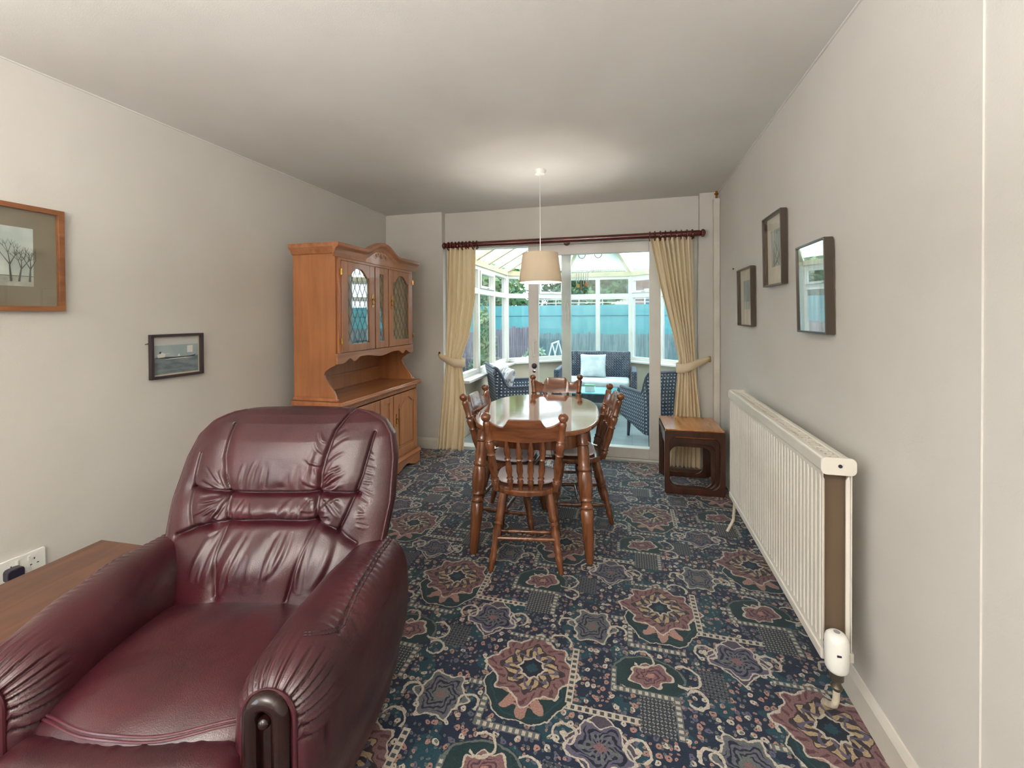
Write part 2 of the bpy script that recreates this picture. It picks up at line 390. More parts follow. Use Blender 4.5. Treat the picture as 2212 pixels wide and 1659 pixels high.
    layer(q2 < 1.05, CRE); layer(q2 < .97, MAUVE); layer((q2 < .85)*(xabs(xsin(q2*13.0+th*4)) > .72), NAVY); layer((q2 < .6)*(xabs(xsin(th*6)) > .8), GREY); layer(q2 < .2, PINK)
    for sg in (-1, 1):
        d = hyp(x-.115*sg, y-.012); layer((xabs(d-.038) < .005)*(y > -.022), CRE); layer(d < .012, CRE)
    mk = box(sx_, sy_, -.132, .135, .103, .128); band(sx_, sy_, mk, sx_)
    # --- pink paisley group
    x, y = fold(wx, wy, .43, .06); sx_, sy_ = fold(px, py, .43, .06)
    q = hyp(x/.135, (y-.02)/.09); layer(q < 1.0, GRN); layer((xabs(q-.93) < .035)*(y > .0), GREY)
    d = hyp(x-.0, y-.012); th = xatan2(y-.012, x); q = hyp((x-y*.35)/.068, (y-.018)/.052)/(1+.12*xcos(th*7.0))
    layer(q < 1.12, CRE); layer(q < 1.0, PINK); layer((q < .8)*(xabs(xsin(q*11+th*2)) > .8), c3(74, 44, 58)); layer(q < .22, PEACH)
    lattice(sx_, sy_, box(sx_, sy_, -.035, .075, -.225, -.075), c3(46, 56, 66), c3(136, 132, 126))
    for (bx, al) in (((-.136, -.116, -.085, .03), sy_), ((-.130, .105, -.078, -.055), sx_), ((.080, .103, -.222, -.058), sy_)):
        mk = box(sx_, sy_, *bx); layer(mk > 0, GREY); layer((mk > .004)*(xabs(xwrap(al, .011)) > .005), CRE)
    for cx, cy, rr_ in ((.13, .04, .05), (-.02, .09, .04), (.16, -.05, .035)):
        d = hyp(x-cx, y-cy); layer((xabs(d-rr_) < .0045)*(x > cx-.03), CRE)
    # --- big medallion
    x, y = fold(wx, wy, 0, 0); sx_, sy_ = fold(px, py, 0, 0)
    q = hyp(x/.145, (y+.09)/.135); th = xatan2(y+.09, x); q = q/(1+.05*xcos(th*6.0)); layer(q < 1.05, CRE); layer(q < 1.015, GRN); layer((xabs(q-.86) < .02), TEAL)
    d = hyp(x, (y+.125)*1.15); th = xatan2(y+.105, x); q = d/(.078*(1+.32*xcos(th*8.0)))
    layer(q < 1.0, PEACH); layer((q < .8)*(xabs(xsin(th*4)) > .86), c3(92, 50, 54)); layer(q < .38, NAVY)
    d = hyp(x/.148, (y-.005)/.142); th = xatan2(y, x); sc2 = 1+.10*xcos(th*8.0)+.06*xcos(th*4.0)+.035*xcos(th*16.0); q = d/sc2
    layer(q < 1.06, CRE); layer(q < 1.0, PINK); layer((q > .80)*(q < .97)*(xabs(xsin(th*12+q*9)) > .85), c3(86, 52, 58)); layer(q < .72, c3(58, 44, 50)); layer(q < .68, GOLD)
    layer((q < .68)*(q > .33)*(xabs(xsin(th*6+q*7)) > .72), c3(48, 40, 50)); layer((q < .60)*(xabs(xsin(th*4-q*9)) > .9), MAUVE); layer(q < .34, CRE); layer(q < .28, NAVY); layer(q < .14, TEAL)
    mk = box(sx_, sy_, .142, .168, -.112, .142); band(sx_, sy_, mk, sy_)
    mk = box(sx_, sy_, -.128, .075, .150, .170); layer(mk > 0, GREY); layer((mk > .004)*(xabs(xwrap(sx_, .011)) > .005), CRE)
    # pile: fine mottling and bump
    n4 = N(t, 'ShaderNodeTexNoise'); n4.inputs['Scale'].default_value = 210; n4.inputs['Detail'].default_value = 2; t.links.new(co.outputs['Object'], n4.inputs[0])
    mr = N(t, 'ShaderNodeMapRange'); mr.inputs['From Min'].default_value = .3; mr.inputs['From Max'].default_value = .7; mr.inputs['To Min'].default_value = .56; mr.inputs['To Max'].default_value = 1.0
    t.links.new(n4.outputs[0], mr.inputs[0]); mm = N(t, 'ShaderNodeMix', data_type='RGBA', blend_type='MULTIPLY'); mm.inputs[0].default_value = 1
    t.links.new(state[0], mm.inputs[6]); t.links.new(mr.outputs[0], mm.inputs[7]); t.links.new(mm.outputs[2], p.inputs['Base Color'])
    b = N(t, 'ShaderNodeBump'); b.inputs['Strength'].default_value = .5; b.inputs['Distance'].default_value = .003; t.links.new(n4.outputs[0], b.inputs['Height']); t.links.new(b.outputs[0], p.inputs['Normal'])
    p.inputs['Roughness'].default_value = .75; p.inputs['Specular IOR Level'].default_value = .35; p.inputs['Sheen Weight'].default_value = .12
    t.links.new(p.outputs[0], out.inputs[0]); return m
M_carpet = carpet_material()

# ---------------------------------------------------------------- room shell
XL, XR, YB, ZC, YR = -2.43, .765, 4.06, 2.40, -3.0
OX0, OX1, YO = -1.80, .612, 4.14      # door recess edges, lintel face
def st(mb, name, mt, parent=None, **k):
    o = mb.build(name, mt, parent, **k)
    if parent is None: o['kind'] = 'structure'
    return o
st(MB().box(XL-.1, XR+.1, YR-.1, 4.12, -.06, 0), 'floor', M_carpet)
st(MB().box(XL-.15, XR+.15, YR-.15, 4.42, ZC, ZC+.12), 'ceiling', M_ceil)
st(MB().box(XL-.12, XL, -.65, 4.40, 0, ZC).box(XL-.12, XL, YR, -2.85, 0, ZC).box(XL-.12, XL, -2.85, -.65, 0, .72).box(XL-.12, XL, -2.85, -.65, 2.25, ZC), 'wall_left', M_wall)
w7 = MB()
for a in (-2.85, -2.13, -1.41, -.71): w7.box(XL-.09, XL-.03, a, a+.06, .72, 2.25)
w7.box(XL-.09, XL-.03, -2.85, -.65, .72, .78).box(XL-.09, XL-.03, -2.85, -.65, 2.19, 2.25)
st(w7, 'window_1', M_upvc)  # unseen window, made up to let the added side fill in
wr = MB().box(XR, XR+.12, 1.205, 4.40, 0, ZC).box(XR+.004, XR+.12, YR, 1.205, 0, ZC)   # the near stretch sits slightly back
st(wr, 'wall_right', M_wall)
wb = MB().box(XL, OX0, YB, 4.40, 0, ZC).box(OX1, XR, YB, 4.40, 0, ZC).box(OX0, OX1, YO, 4.40, 2.085, ZC)
st(wb, 'wall_back', M_wall)
st(MB().box(XL, XR, YR-.1, YR, 0, ZC), 'wall_rear', M_wall)
# skirting boards
sk = lambda mb: mb
def skirt(name, fn, length):
    prof = [(0, 0), (.016, 0), (.016, .085), (.012, .095), (.005, .108), (0, .11)]
    return st(MB().prism(prof, fn, 0, length), name, M_skirt)
skirt('baseboard_right', lambda a, b, d: (XR+.0038-a, YR+d, b+.001), 1.2-YR+.004)
skirt('baseboard_right.001', lambda a, b, d: (XR-a, 1.206+d, b+.001), YB-1.206-.07)
skirt('baseboard_left', lambda a, b, d: (XL+a, YR+d, b+.001), YB-YR)
skirt('baseboard_back', lambda a, b, d: (XL+.016+d, YB-a, b+.001), OX0-XL-.016)
skirt('baseboard_back.001', lambda a, b, d: (OX1+d, YB-a, b+.001), XR-OX1-.045)
# pipe boxing in the right corner, copper stub above it
tr = st(MB().box(XR-.05, XR-.002, YB-.055, YB-.002, .0, 2.335), 'trim_1', M_skirt, bevel=.003)
pp = MB().turn((XR-.026, YB-.028, 2.335), (XR-.026, YB-.028, ZC), [(0, .009), (.55, .009), (.56, .017), (.7, .017), (.72, .009), (.99, .009)], 14).build('pipe_end', M_brass, smooth=True)
tag(pp, 'brown pipe stub rising from the white corner boxing to the ceiling', 'pipe')
# side coving lines: thin plaster bead where walls meet the ceiling
st(MB().box(XL, XL+.008, YR, YB, ZC-.006, ZC), 'trim_2', M_ceil); st(MB().box(XR-.008, XR, YR, YB, ZC-.006, ZC), 'trim_3', M_ceil)

# ---------------------------------------------------------------- patio door
D = root('door_1')
fx0, fx1 = -1.79, .605
fr = MB().box(fx0, fx0+.05, 4.145, 4.275, 0, 2.08).box(fx1-.05, fx1, 4.145, 4.275, 0, 2.08).box(fx0+.05, fx1-.05, 4.145, 4.275, 2.03, 2.08)
fr.box(fx0+.05, fx1-.05, 4.145, 4.275, 0, .022)
fr.build('door_frame', M_upvc, D, bevel=.004)
def panel(x0, x1, y0, y1, z0, z1, name, st_=.085):
    o = MB()
    o.box(x0, x0+st_, y0, y1, z0, z1).box(x1-st_, x1, y0, y1, z0, z1).box(x0+st_, x1-st_, y0, y1, z1-st_, z1).box(x0+st_, x1-st_, y0, y1, z0, z0+st_)
    p = o.build(name, M_upvc, D, bevel=.006, seg=3)
    ym = (y0+y1)/2
    MB().box(x0+st_-.005, x1-st_+.005, ym-.004, ym+.004, z0+st_-.005, z1-st_+.005).build('glass_pane', M_glassdoor, p)
    return p
leaf = panel(-.932, .296, 4.150, 4.195, .024, 2.028, 'sliding_panel', .098)
fixp = panel(-.615, fx1-.05, 4.215, 4.262, .024, 2.028, 'fixed_panel', .09)
hd = MB()
hd.tube([(-.875, 4.148, 1.10), (-.875, 4.105, 1.095), (-.875, 4.098, 1.06), (-.875, 4.098, 1.0), (-.875, 4.105, .965), (-.875, 4.148, .96)], .009, 10)
hd.sphere((-.875, 4.142, 1.10), .018).sphere((-.875, 4.142, .96), .018)
hd.build('handle', M_plastic, leaf, smooth=True)
MB().turn((-.875, 4.149, .86), (-.875, 4.132, .86), [(0, .026), (.5, .026), (.9, .02), (1, .012)], 20).build('lock', M_black, leaf, smooth=True)
MB().turn((-.875, 4.149, .81), (-.875, 4.138, .81), [(0, .016), (.7, .016), (1, .008)], 18).build('key_cylinder', M_chrome, leaf, smooth=True)
# inner reveals of the recess
st(MB().box(OX0, fx0, 4.06, 4.40, 0, 2.085).box(fx1, OX1, 4.06, 4.40, 0, 2.085), 'trim_4', M_wall)

# ---------------------------------------------------------------- conservatory
CX = -.445
CP = [(-1.77, 4.40), (-1.77, 6.33), (-.955, 7.0), (.065, 7.0), (.88, 6.33), (.88, 4.40)]
M_lam = wood('laminate_floor', c3(168, 182, 184), c3(196, 206, 204), .3, .2, (3, 22, 22))
st(MB().prism([(-1.9, 4.12), (1.02, 4.12), (1.02, 6.4), (.12, 7.12), (-1.01, 7.12), (-1.9, 6.4)], lambda a, b, d: (a, b, d), -.06, -.001), 'floor_conservatory', M_lam)
bl = MB()
for k in range(13): bl.box(-1.75+.2*k, -1.747+.2*k, 4.41, 6.3, -.001, .0006)
st(bl, 'trim_5', mat('board_joint', c3(128, 146, 150), .6))
SZ, TZ, HZ = .655, 1.655, 1.965
def off(i, d):   # inward offset of a facet
    (x0, y0), (x1, y1) = CP[i], CP[i+1]; L = math.hypot(x1-x0, y1-y0); return ((x1-x0)/L, (y1-y0)/L), ((y1-y0)/L*d, -(x1-x0)/L*d), L
lights = [3, 2, 2, 2, 3]; names = ['left', 'back_left', 'back', 'back_right', 'right']
openers = [(1,), (1,), (), (0,), (1,)]
for i in range(5):
    (tx, ty), (nx, ny), L = off(i, 1.0); x0, y0 = CP[i]
    P = lambda s_, o_, z: (x0+tx*s_+nx*o_, y0+ty*s_+ny*o_, z)
    def blk(mb, s0, s1, o0, o1, z0, z1):
        V = [P(a, b, c) for a in (s0, s1) for b in (o0, o1) for c in (z0, z1)]
        return mb.add(V, [(0, 1, 3, 2), (4, 6, 7, 5), (0, 4, 5, 1), (2, 3, 7, 6), (0, 2, 6, 4), (1, 5, 7, 3)])
    st(blk(MB(), 0, L, -.10, .02, 0, SZ-.03), 'wall_conservatory_'+names[i], M_cream)
    st(blk(MB(), -.03, L+.03, -.14, .14 if i in (0, 4) else .11, SZ-.03, SZ), 'trim_sill_'+names[i], M_upvc, bevel=.006)
    Wd = root('window_%d' % (i+2))
    fm = MB(); blk(fm, .0, L, -.05, .02, SZ, SZ+.055); blk(fm, 0, L, -.05, .02, HZ-.05, HZ); blk(fm, 0, L, -.05, .02, TZ-.035, TZ+.035)
    for k in range(lights[i]+1):
        s_ = L*k/lights[i]; hw = .042 if k in (0, lights[i]) else .033
        blk(fm, max(0, s_-hw), min(L, s_+hw), -.05, .022, SZ, HZ)
    f = fm.build('window_frame', M_upvc, Wd, bevel=.004)
    gp = MB(); blk(gp, .02, L-.02, -.018, -.012, SZ+.03, HZ-.03); gp.build('window_pane', M_glass, Wd)
    for k in openers[i]:
        a, b = L*k/lights[i]+.036, L*(k+1)/lights[i]-.036; o = MB()
        blk(o, a, a+.035, -.03, .035, TZ+.038, HZ-.052); blk(o, b-.035, b, -.03, .035, TZ+.038, HZ-.052)
        blk(o, a+.035, b-.035, -.03, .035, TZ+.038, TZ+.073); blk(o, a+.035, b-.035, -.03, .035, HZ-.087, HZ-.052)
        oo = o.build('opening_light', M_upvc, Wd, bevel=.004)
        h = MB(); m_ = (a+b)/2; blk(h, m_-.045, m_+.02, .036, .046, TZ+.045, TZ+.06); h.build('handle', M_chrome, oo, bevel=.003)
for k, (x, y) in enumerate(CP[1:5]):
    st(MB().turn((x, y, SZ), (x, y, HZ+.03), [(0, .042), (1, .042)], 12), 'trim_post_'+names[k], M_upvc, smooth=True)
# roof
RZ, EZ, RY = 2.78, 2.03, 6.05
ridge0, ridge1 = (CX, 4.40, RZ), (CX, RY, RZ)
E = [(x, y, EZ) for x, y in CP]
eb = MB()
for i in range(5): eb.beam((E[i][0], E[i][1], 1.995), (E[i+1][0], E[i+1][1], 1.995), .09, .07)
eave = st(eb, 'trim_eaves', M_beam)
Rf = root('ceiling_conservatory')
rp = MB()
def lift(p, d=.045): return (p[0], p[1], p[2]+d)
for poly in ((E[0], E[1], ridge1, ridge0), (E[1], E[2], ridge1), (E[2], E[3], ridge1), (E[3], E[4], ridge1), (E[4], E[5], ridge0, ridge1)):
    V = [lift(q) for q in poly]+[lift(q, .06) for q in poly]; n = len(poly)
    rp.add(V, [tuple(range(n)), tuple(range(2*n-1, n-1, -1))]+[(i, (i+1) % n, n+(i+1) % n, n+i) for i in range(n)])
rp.build('roof_panels', M_poly, Rf)
for q in (E[1], E[2], E[3], E[4]): MB().beam(lift(q, -.01), lift(ridge1, -.01), .055, .07).build('hip_beam', M_beam, Rf, bevel=.006)
for sx_ in (0, 1):
    xe = CP[0][0] if sx_ == 0 else CP[4][0]
    for yy in (4.46, 4.92, 5.38, 5.84): MB().beam((xe, yy, EZ+.0), (CX, yy, RZ-.01), .055, .07).build('rafter', M_beam, Rf, bevel=.006)
MB().beam((CX, 4.40, RZ), (CX, RY, RZ), .08, .08).build('ridge_beam', M_beam, Rf)
# pleated blind under the far roof panel
bt = []
A_, B_ = Vector(E[2]), Vector(E[3]); R_ = Vector(ridge1)
pb = MB(); nn = 56
for k in range(nn):
    u0, u1 = k/nn, (k+.55)/nn
    for (u, v_) in ((u0, u1),):
        p0, p1 = A_.lerp(B_, .04+.92*u0), A_.lerp(B_, .04+.92*u1); q0, q1 = p0.lerp(R_, .52), p1.lerp(R_, .52)
        dz = Vector((0, 0, .012)); pb.add([p0+dz, p1+dz, q1+dz, q0+dz, p0+dz*2, p1+dz*2, q1+dz*2, q0+dz*2], [(0, 1, 2, 3), (7, 6, 5, 4), (0, 4, 5, 1), (1, 5, 6, 2), (2, 6, 7, 3), (3, 7, 4, 0)])
pbo = pb.build('roof_blind', mat('blind_slats', c3(206, 214, 210), .6, trans=.3))
tag(pbo, 'pale slatted blind lying under the far conservatory roof panel', 'blind')
# outer skin of the house beside the conservatory
st(MB().box(-3.6, -1.92, 4.30, 4.42, -.3, 3).box(1.03, 3, 4.30, 4.42, -.3, 3), 'wall_outer', M_cream)

# ---------------------------------------------------------------- garden
M_lawn = mat('lawn_grass', c3(96, 128, 84), .95, col2=c3(130, 150, 110), nscale=9, bump=.6, bscale=40)
lawn = MB().box(-16, 16, 4.42, 40, -.45, -.30).build('lawn', M_lawn); lawn['kind'] = 'structure'; lawn.name = 'ground'
M_turq = mat('turquoise_paint', c3(74, 144, 152), .6, col2=c3(94, 158, 158), nscale=2.2, nstretch=(2, 1, .4))
tw = thing('panel_wall', 'long turquoise panelled wall behind the garden fence', 'wall', (0, 15, -.3))
MB().box(-9, 8, 0, .08, 0, 1.63).build('lower_panels', M_turq, tw)
MB().box(-9, 8, -.02, .10, 1.66, 2.02).build('upper_panels', M_turq, tw)
MB().box(-9, 8, .01, .07, 1.63, 1.66).build('seam', mat('dark_seam', c3(70, 130, 140), .7), tw)
rl = MB()
for z in (2.10, 2.22): rl.tube([(-3.2, .1, z), (3.2, .1, z)], .014, 6)
for k in range(9): rl.tube([(-3.2+.8*k, .1, 2.0), (-3.2+.8*k, .1, 2.22)], .014, 6)
rl.build('railing', M_plastic, tw)
M_fence = mat('fence_boards', c3(92, 110, 116), .85, col2=c3(134, 146, 146), nscale=4, nstretch=(6, 6, .5))
M_fencel = mat('fence_boards_brown', c3(96, 86, 96), .85, col2=c3(138, 130, 136), nscale=4, nstretch=(6, 6, .5))
def fence(name, p0, p1, z0, z1, mt, label, gap=.012, bw=.11, rail=None, posts=1.8):
    p0, p1 = Vector((*p0, 0)), Vector((*p1, 0)); L = (p1-p0).length; d = (p1-p0)/L; nrm = Vector((-d.y, d.x, 0))
    t_ = thing(name, label, 'fence', (p0.x, p0.y, z0)); b = MB(); n = int(L/(bw+gap)); H = z1-z0
    for k in range(n):
        a = d*(k*(bw+gap)); q = a+d*bw; h = H+random.uniform(-.02, .02); o = nrm*.008
        V = [a-o, q-o, q+o, a+o]; V = [Vector((v.x, v.y, .02)) for v in V]+[Vector((v.x, v.y, h)) for v in V]
        b.add(V, [(0, 3, 2, 1), (4, 5, 6, 7), (0, 1, 5, 4), (1, 2, 6, 5), (2, 3, 7, 6), (3, 0, 4, 7)])
    b.build('boards', mt, t_)
    k = 0
    r = MB()
    for z in (.3, H-.25): r.beam((d*.02+nrm*.03)+Vector((0, 0, z)), d*(L-.02)+nrm*.03+Vector((0, 0, z)), .03, .07)
    r.build('rails', rail or mt, t_)
    while k*posts < L:
        c = d*(k*posts)+nrm*.06; MB().box(c.x-.04, c.x+.04, c.y-.04, c.y+.04, 0, H+.05).build('post', rail or mt, t_); k += 1
    return t_
fence('board_fence', (-4.6, 12.0), (4.5, 12.0), -.3, .86, M_fence, 'grey-green board fence across the end of the garden')
fence('board_fence', (-3.3, 5.2), (-2.55, 11.85), -.3, 1.05, M_fencel, 'grey-brown slatted fence along the left side of the garden', gap=.03)
fence('board_fence', (2.6, 4.6), (2.6, 11.9), -.3, 1.05, M_fence, 'grey board fence along the right side of the garden')
M_white = mat('white_paint', c3(232, 236, 236), .5)
# swing frame
sw = thing('swing_frame', 'white A-shaped garden swing frame in front of the fence', 'swing', (-1.75, 10.4, -.3))
for yy in (0, 1.0):
    for s_ in (-1, 1): MB().tube([(s_*.26, yy, 0), (0, yy, .98)], .017, 8).build('leg', M_white, sw)
MB().tube([(0, -.05, .98), (0, 1.05, .98)], .02, 8).build('top_bar', M_white, sw)
MB().box(-.12, .12, .35, .65, .28, .31).build('seat', M_white, sw)
# trees
def leafmat(name, a, b): return mat(name, c3(*a), .7, col2=c3(*b), nscale=3, trans=.25, contrast=(.42, .58))
M_leafd = leafmat('leaves_dark', (46, 84, 58), (96, 136, 82)); M_leafl = leafmat('leaves_light', (104, 146, 100), (170, 188, 130)); M_leafg = leafmat('leaves_grey', (126, 158, 132), (190, 206, 178))
M_bark = mat('bark', c3(92, 80, 68), .9, bump=.5, bscale=20)
def foliage(n, size, blobs, rs):
    """leaf quads scattered in ellipsoid blobs [(centre, radii)]"""
    V = []; F = []; k = 0
    for c, r in blobs:
        for _ in range(n):
            d = rs.normal(size=3); d /= np.linalg.norm(d); p = np.array(c)+d*np.array(r)*rs.uniform(.55, 1)**.6
            a = rs.normal(size=3); a /= np.linalg.norm(a); b = np.cross(a, d); b /= (np.linalg.norm(b)+1e-6); s_ = size*rs.uniform(.6, 1.4)
            V += [p-a*s_, p+b*s_*.45, p+a*s_, p-b*s_*.45]; F.append((k, k+1, k+2, k+3)); k += 4
    return MB().add(V, F)
def tree(name, label, loc, H, R, mt, n=260, size=.13, seed=1):
    rs = np.random.RandomState(seed); t_ = thing(name, label, 'tree', loc)
    tk = MB().tube([(0, 0, 0), (.05, 0, H*.3), (-.04, .03, H*.62)], [.12, .09, .05], 8)
    for k in range(6):
        a = 2*pi*k/6; tk.tube([(.02, 0, H*.38), (math.cos(a)*R*.6, math.sin(a)*R*.6, H*.72)], [.05, .02], 6)
    tk.build('trunk', M_bark, t_, smooth=True)
    bl_ = [((rs.uniform(-.55, .55)*R, rs.uniform(-.55, .55)*R, H*rs.uniform(.5, .9)), (R*.5, R*.5, H*.2)) for _ in range(8)]
    foliage(n, size, bl_, rs).build('crown', mt, t_, fix=False)
    return t_
tree('garden_tree', 'large dark green tree rising behind the turquoise wall, middle of the conservatory view', (-1.5, 19.2, -.3), 5.6, 2.3, M_leafd, 620, .18, 3)
tree('garden_tree', 'lighter yellow-green tree seen left behind the lampshade', (-6.6, 19.6, -.3), 5.0, 2.0, M_leafl, 460, .16, 4)
tree('garden_tree', 'dark tree seen in the narrow top lights of the left conservatory side', (-7.4, 13.4, -.3), 4.4, 1.5, M_leafd, 280, .16, 5)
rs_ = np.random.RandomState(44); hg = thing('garden_hedge', 'dark green hedge running along behind the turquoise wall', 'hedge', (-3.6, 16.1, -.3))
foliage(170, .11, [((x, 0, z), (.5, .30, .55)) for x in np.arange(-4.4, 3.0, .55) for z in (1.2, 2.15)], rs_).build('leaves', M_leafd, hg, fix=False)
sm_ = MB()
for x in np.arange(-4.4, 3.0, .55): sm_.tube([(x, 0, 0), (x+.05, 0, 1.9)], [.03, .012], 6)
sm_.build('stems', M_bark, hg)
def shrub(label, loc, R, H, mt, seed, n=220, size=.06):
    rs = np.random.RandomState(seed); t_ = thing('garden_shrub', label, 'shrub', loc)
    st_ = MB()
    for k in range(7): a = 2*pi*k/7; st_.tube([(0, 0, 0), (math.cos(a)*R*.6, math.sin(a)*R*.6, H*.75)], [.012, .005], 5)
    st_.build('stems', M_bark, t_)
    foliage(n, size, [((rs.uniform(-.5, .5)*R, rs.uniform(-.5, .5)*R, H*rs.uniform(.4, .75)), (R*.6, R*.6, H*.3)) for _ in range(4)], rs).build('leaves', mt, t_, fix=False)
shrub('low pale green shrub under the back left conservatory window', (-2.35, 7.9, -.3), .55, .95, M_leafg, 11, 260)
shrub('pale green shrub beside the left fence', (-2.1, 10.0, -.3), .35, .9, M_leafg, 12, 240)
shrub('tall climbing bush against the left fence', (-2.35, 6.9, -.3), .2, 1.9, M_leafl, 13, 300)
shrub('dusty green bush seen beyond the right curtain', (1.9, 7.6, -.3), .4, 1.75, M_leafg, 14, 300)
# houses
M_roof = mat('roof_slate', c3(96, 112, 120), .8, col2=c3(120, 132, 136), nscale=10)
M_brick = mat('red_brick', c3(142, 104, 96), .9, col2=c3(170, 136, 126), nscale=12)
def house(label, loc, w_, d_, h_, rh, rz, wmat):
    t_ = thing('neighbouring_house', label, 'house', loc, rz)
    MB().box(-w_/2, w_/2, -d_/2, d_/2, 0, h_).build('walls', wmat, t_)
    MB().prism([(-d_/2-.2, h_), (d_/2+.2, h_), (0, h_+rh)], lambda a, b, q: (q, a, b), -w_/2-.1, w_/2+.1).build('roof', M_roof, t_)
    for k in range(3):
        cx = -w_/2+w_*(k+.5)/3
        f = MB().ring(rrect(.9, .8, .01, 1, cx, h_-1.0), rrect(.78, .68, .01, 1, cx, h_-1.0), lambda a, b, q: (a, q, b), -d_/2-.03, -d_/2-.002).box(cx-.02, cx+.02, -d_/2-.03, -d_/2-.002, h_-1.34, h_-.66).build('window', M_white, t_)
        MB().box(cx-.39, cx+.39, -d_/2-.012, -d_/2-.004, h_-1.34, h_-.66).build('pane', mat('dark_pane', c3(84, 100, 116), .15), f)
house('red brick house seen through the right-hand top window', (2.9, 22, -.3), 5.2, 5, 3.4, 1.6, 0, M_brick)
house('low house with a slate roof beyond the turquoise wall', (-.6, 33, -.3), 3.2, 6, 2.8, 2.2, math.radians(60), M_cream)
house('grey gabled outbuilding beyond the left fence', (-7.0, 9.6, -.3), 3.2, 2.6, 1.75, .7, math.radians(70), mat('grey_render', c3(150, 158, 166), .8))

#---PART2---
# ---------------------------------------------------------------- dining table and chairs
TABH = .72
t_ = thing('dining_table', 'oval varnished pine dining table with four turned splayed legs', 'table', (-.565, 2.84, 0), math.radians(5))
top = supere(.78, 1.15, 2.7, 72)
tp = MB(); tp.prism(top, lambda a, b, d: (a, b, d), TABH-.028, TABH)
tp.build('tabletop', M_pinetop, t_, bevel=.009, seg=3)
MB().ring(supere(.66, 1.0, 3.2, 64), supere(.62, .96, 3.2, 64), lambda a, b, d: (a, b, d), TABH-.115, TABH-.0285).build('apron', M_pine, t_)
LEG = [(0, .019), (.02, .022), (.10, .026), (.30, .034), (.40, .037), (.41, .030), (.425, .040), (.44, .030), (.47, .030), (.48, .040), (.495, .032), (.52, .037), (.60, .041), (.68, .036), (.70, .030), (.71, .040), (.73, .040), (.74, .032), (.80, .034), (.88, .032), (.90, .029), (.91, .037), (.925, .029), (1, .034)]
for sx_ in (-1, 1):
    for sy_ in (-1, 1):
        MB().turn((sx_*.325, sy_*.50, .001), (sx_*.285, sy_*.42, TABH-.03), LEG, 20).build('leg', M_pine, t_, smooth=True, ang=60)

POST = [(0, .017), (.06, .017), (.10, .021), (.12, .015), (.14, .021), (.16, .015), (.20, .017), (.34, .022), (.46, .018), (.48, .023), (.50, .017), (.56, .022), (.62, .023), (.64, .016), (.66, .023), (.68, .017), (.84, .018), (.86, .020), (.885, .018), (.90, .013), (.915, .019), (.94, .024), (.965, .024), (.985, .018), (1, .006)]
SPIN = [(0, .008), (.10, .009), (.18, .014), (.22, .009), (.25, .014), (.28, .009), (.40, .014), (.52, .012), (.62, .009), (.64, .014), (.66, .009), (.74, .013), (.84, .013), (.88, .009), (1, .007)]
CLEG = [(0, .012), (.10, .015), (.20, .020), (.24, .014), (.27, .020), (.30, .015), (.36, .017), (.50, .022), (.58, .016), (.60, .023), (.63, .015), (.66, .022), (.72, .019), (.84, .021), (1, .019)]
RUNG = [(0, .008), (.12, .011), (.25, .013), (.38, .010), (.42, .015), (.46, .010), (.50, .015), (.54, .010), (.58, .015), (.62, .010), (.75, .013), (.88, .011), (1, .008)]
SEATZ = .42
SPIN = [(t, r*1.3) for t, r in SPIN]; POST = [(t, r*1.08) for t, r in POST]; CLEG = [(t, r*1.1) for t, r in CLEG]
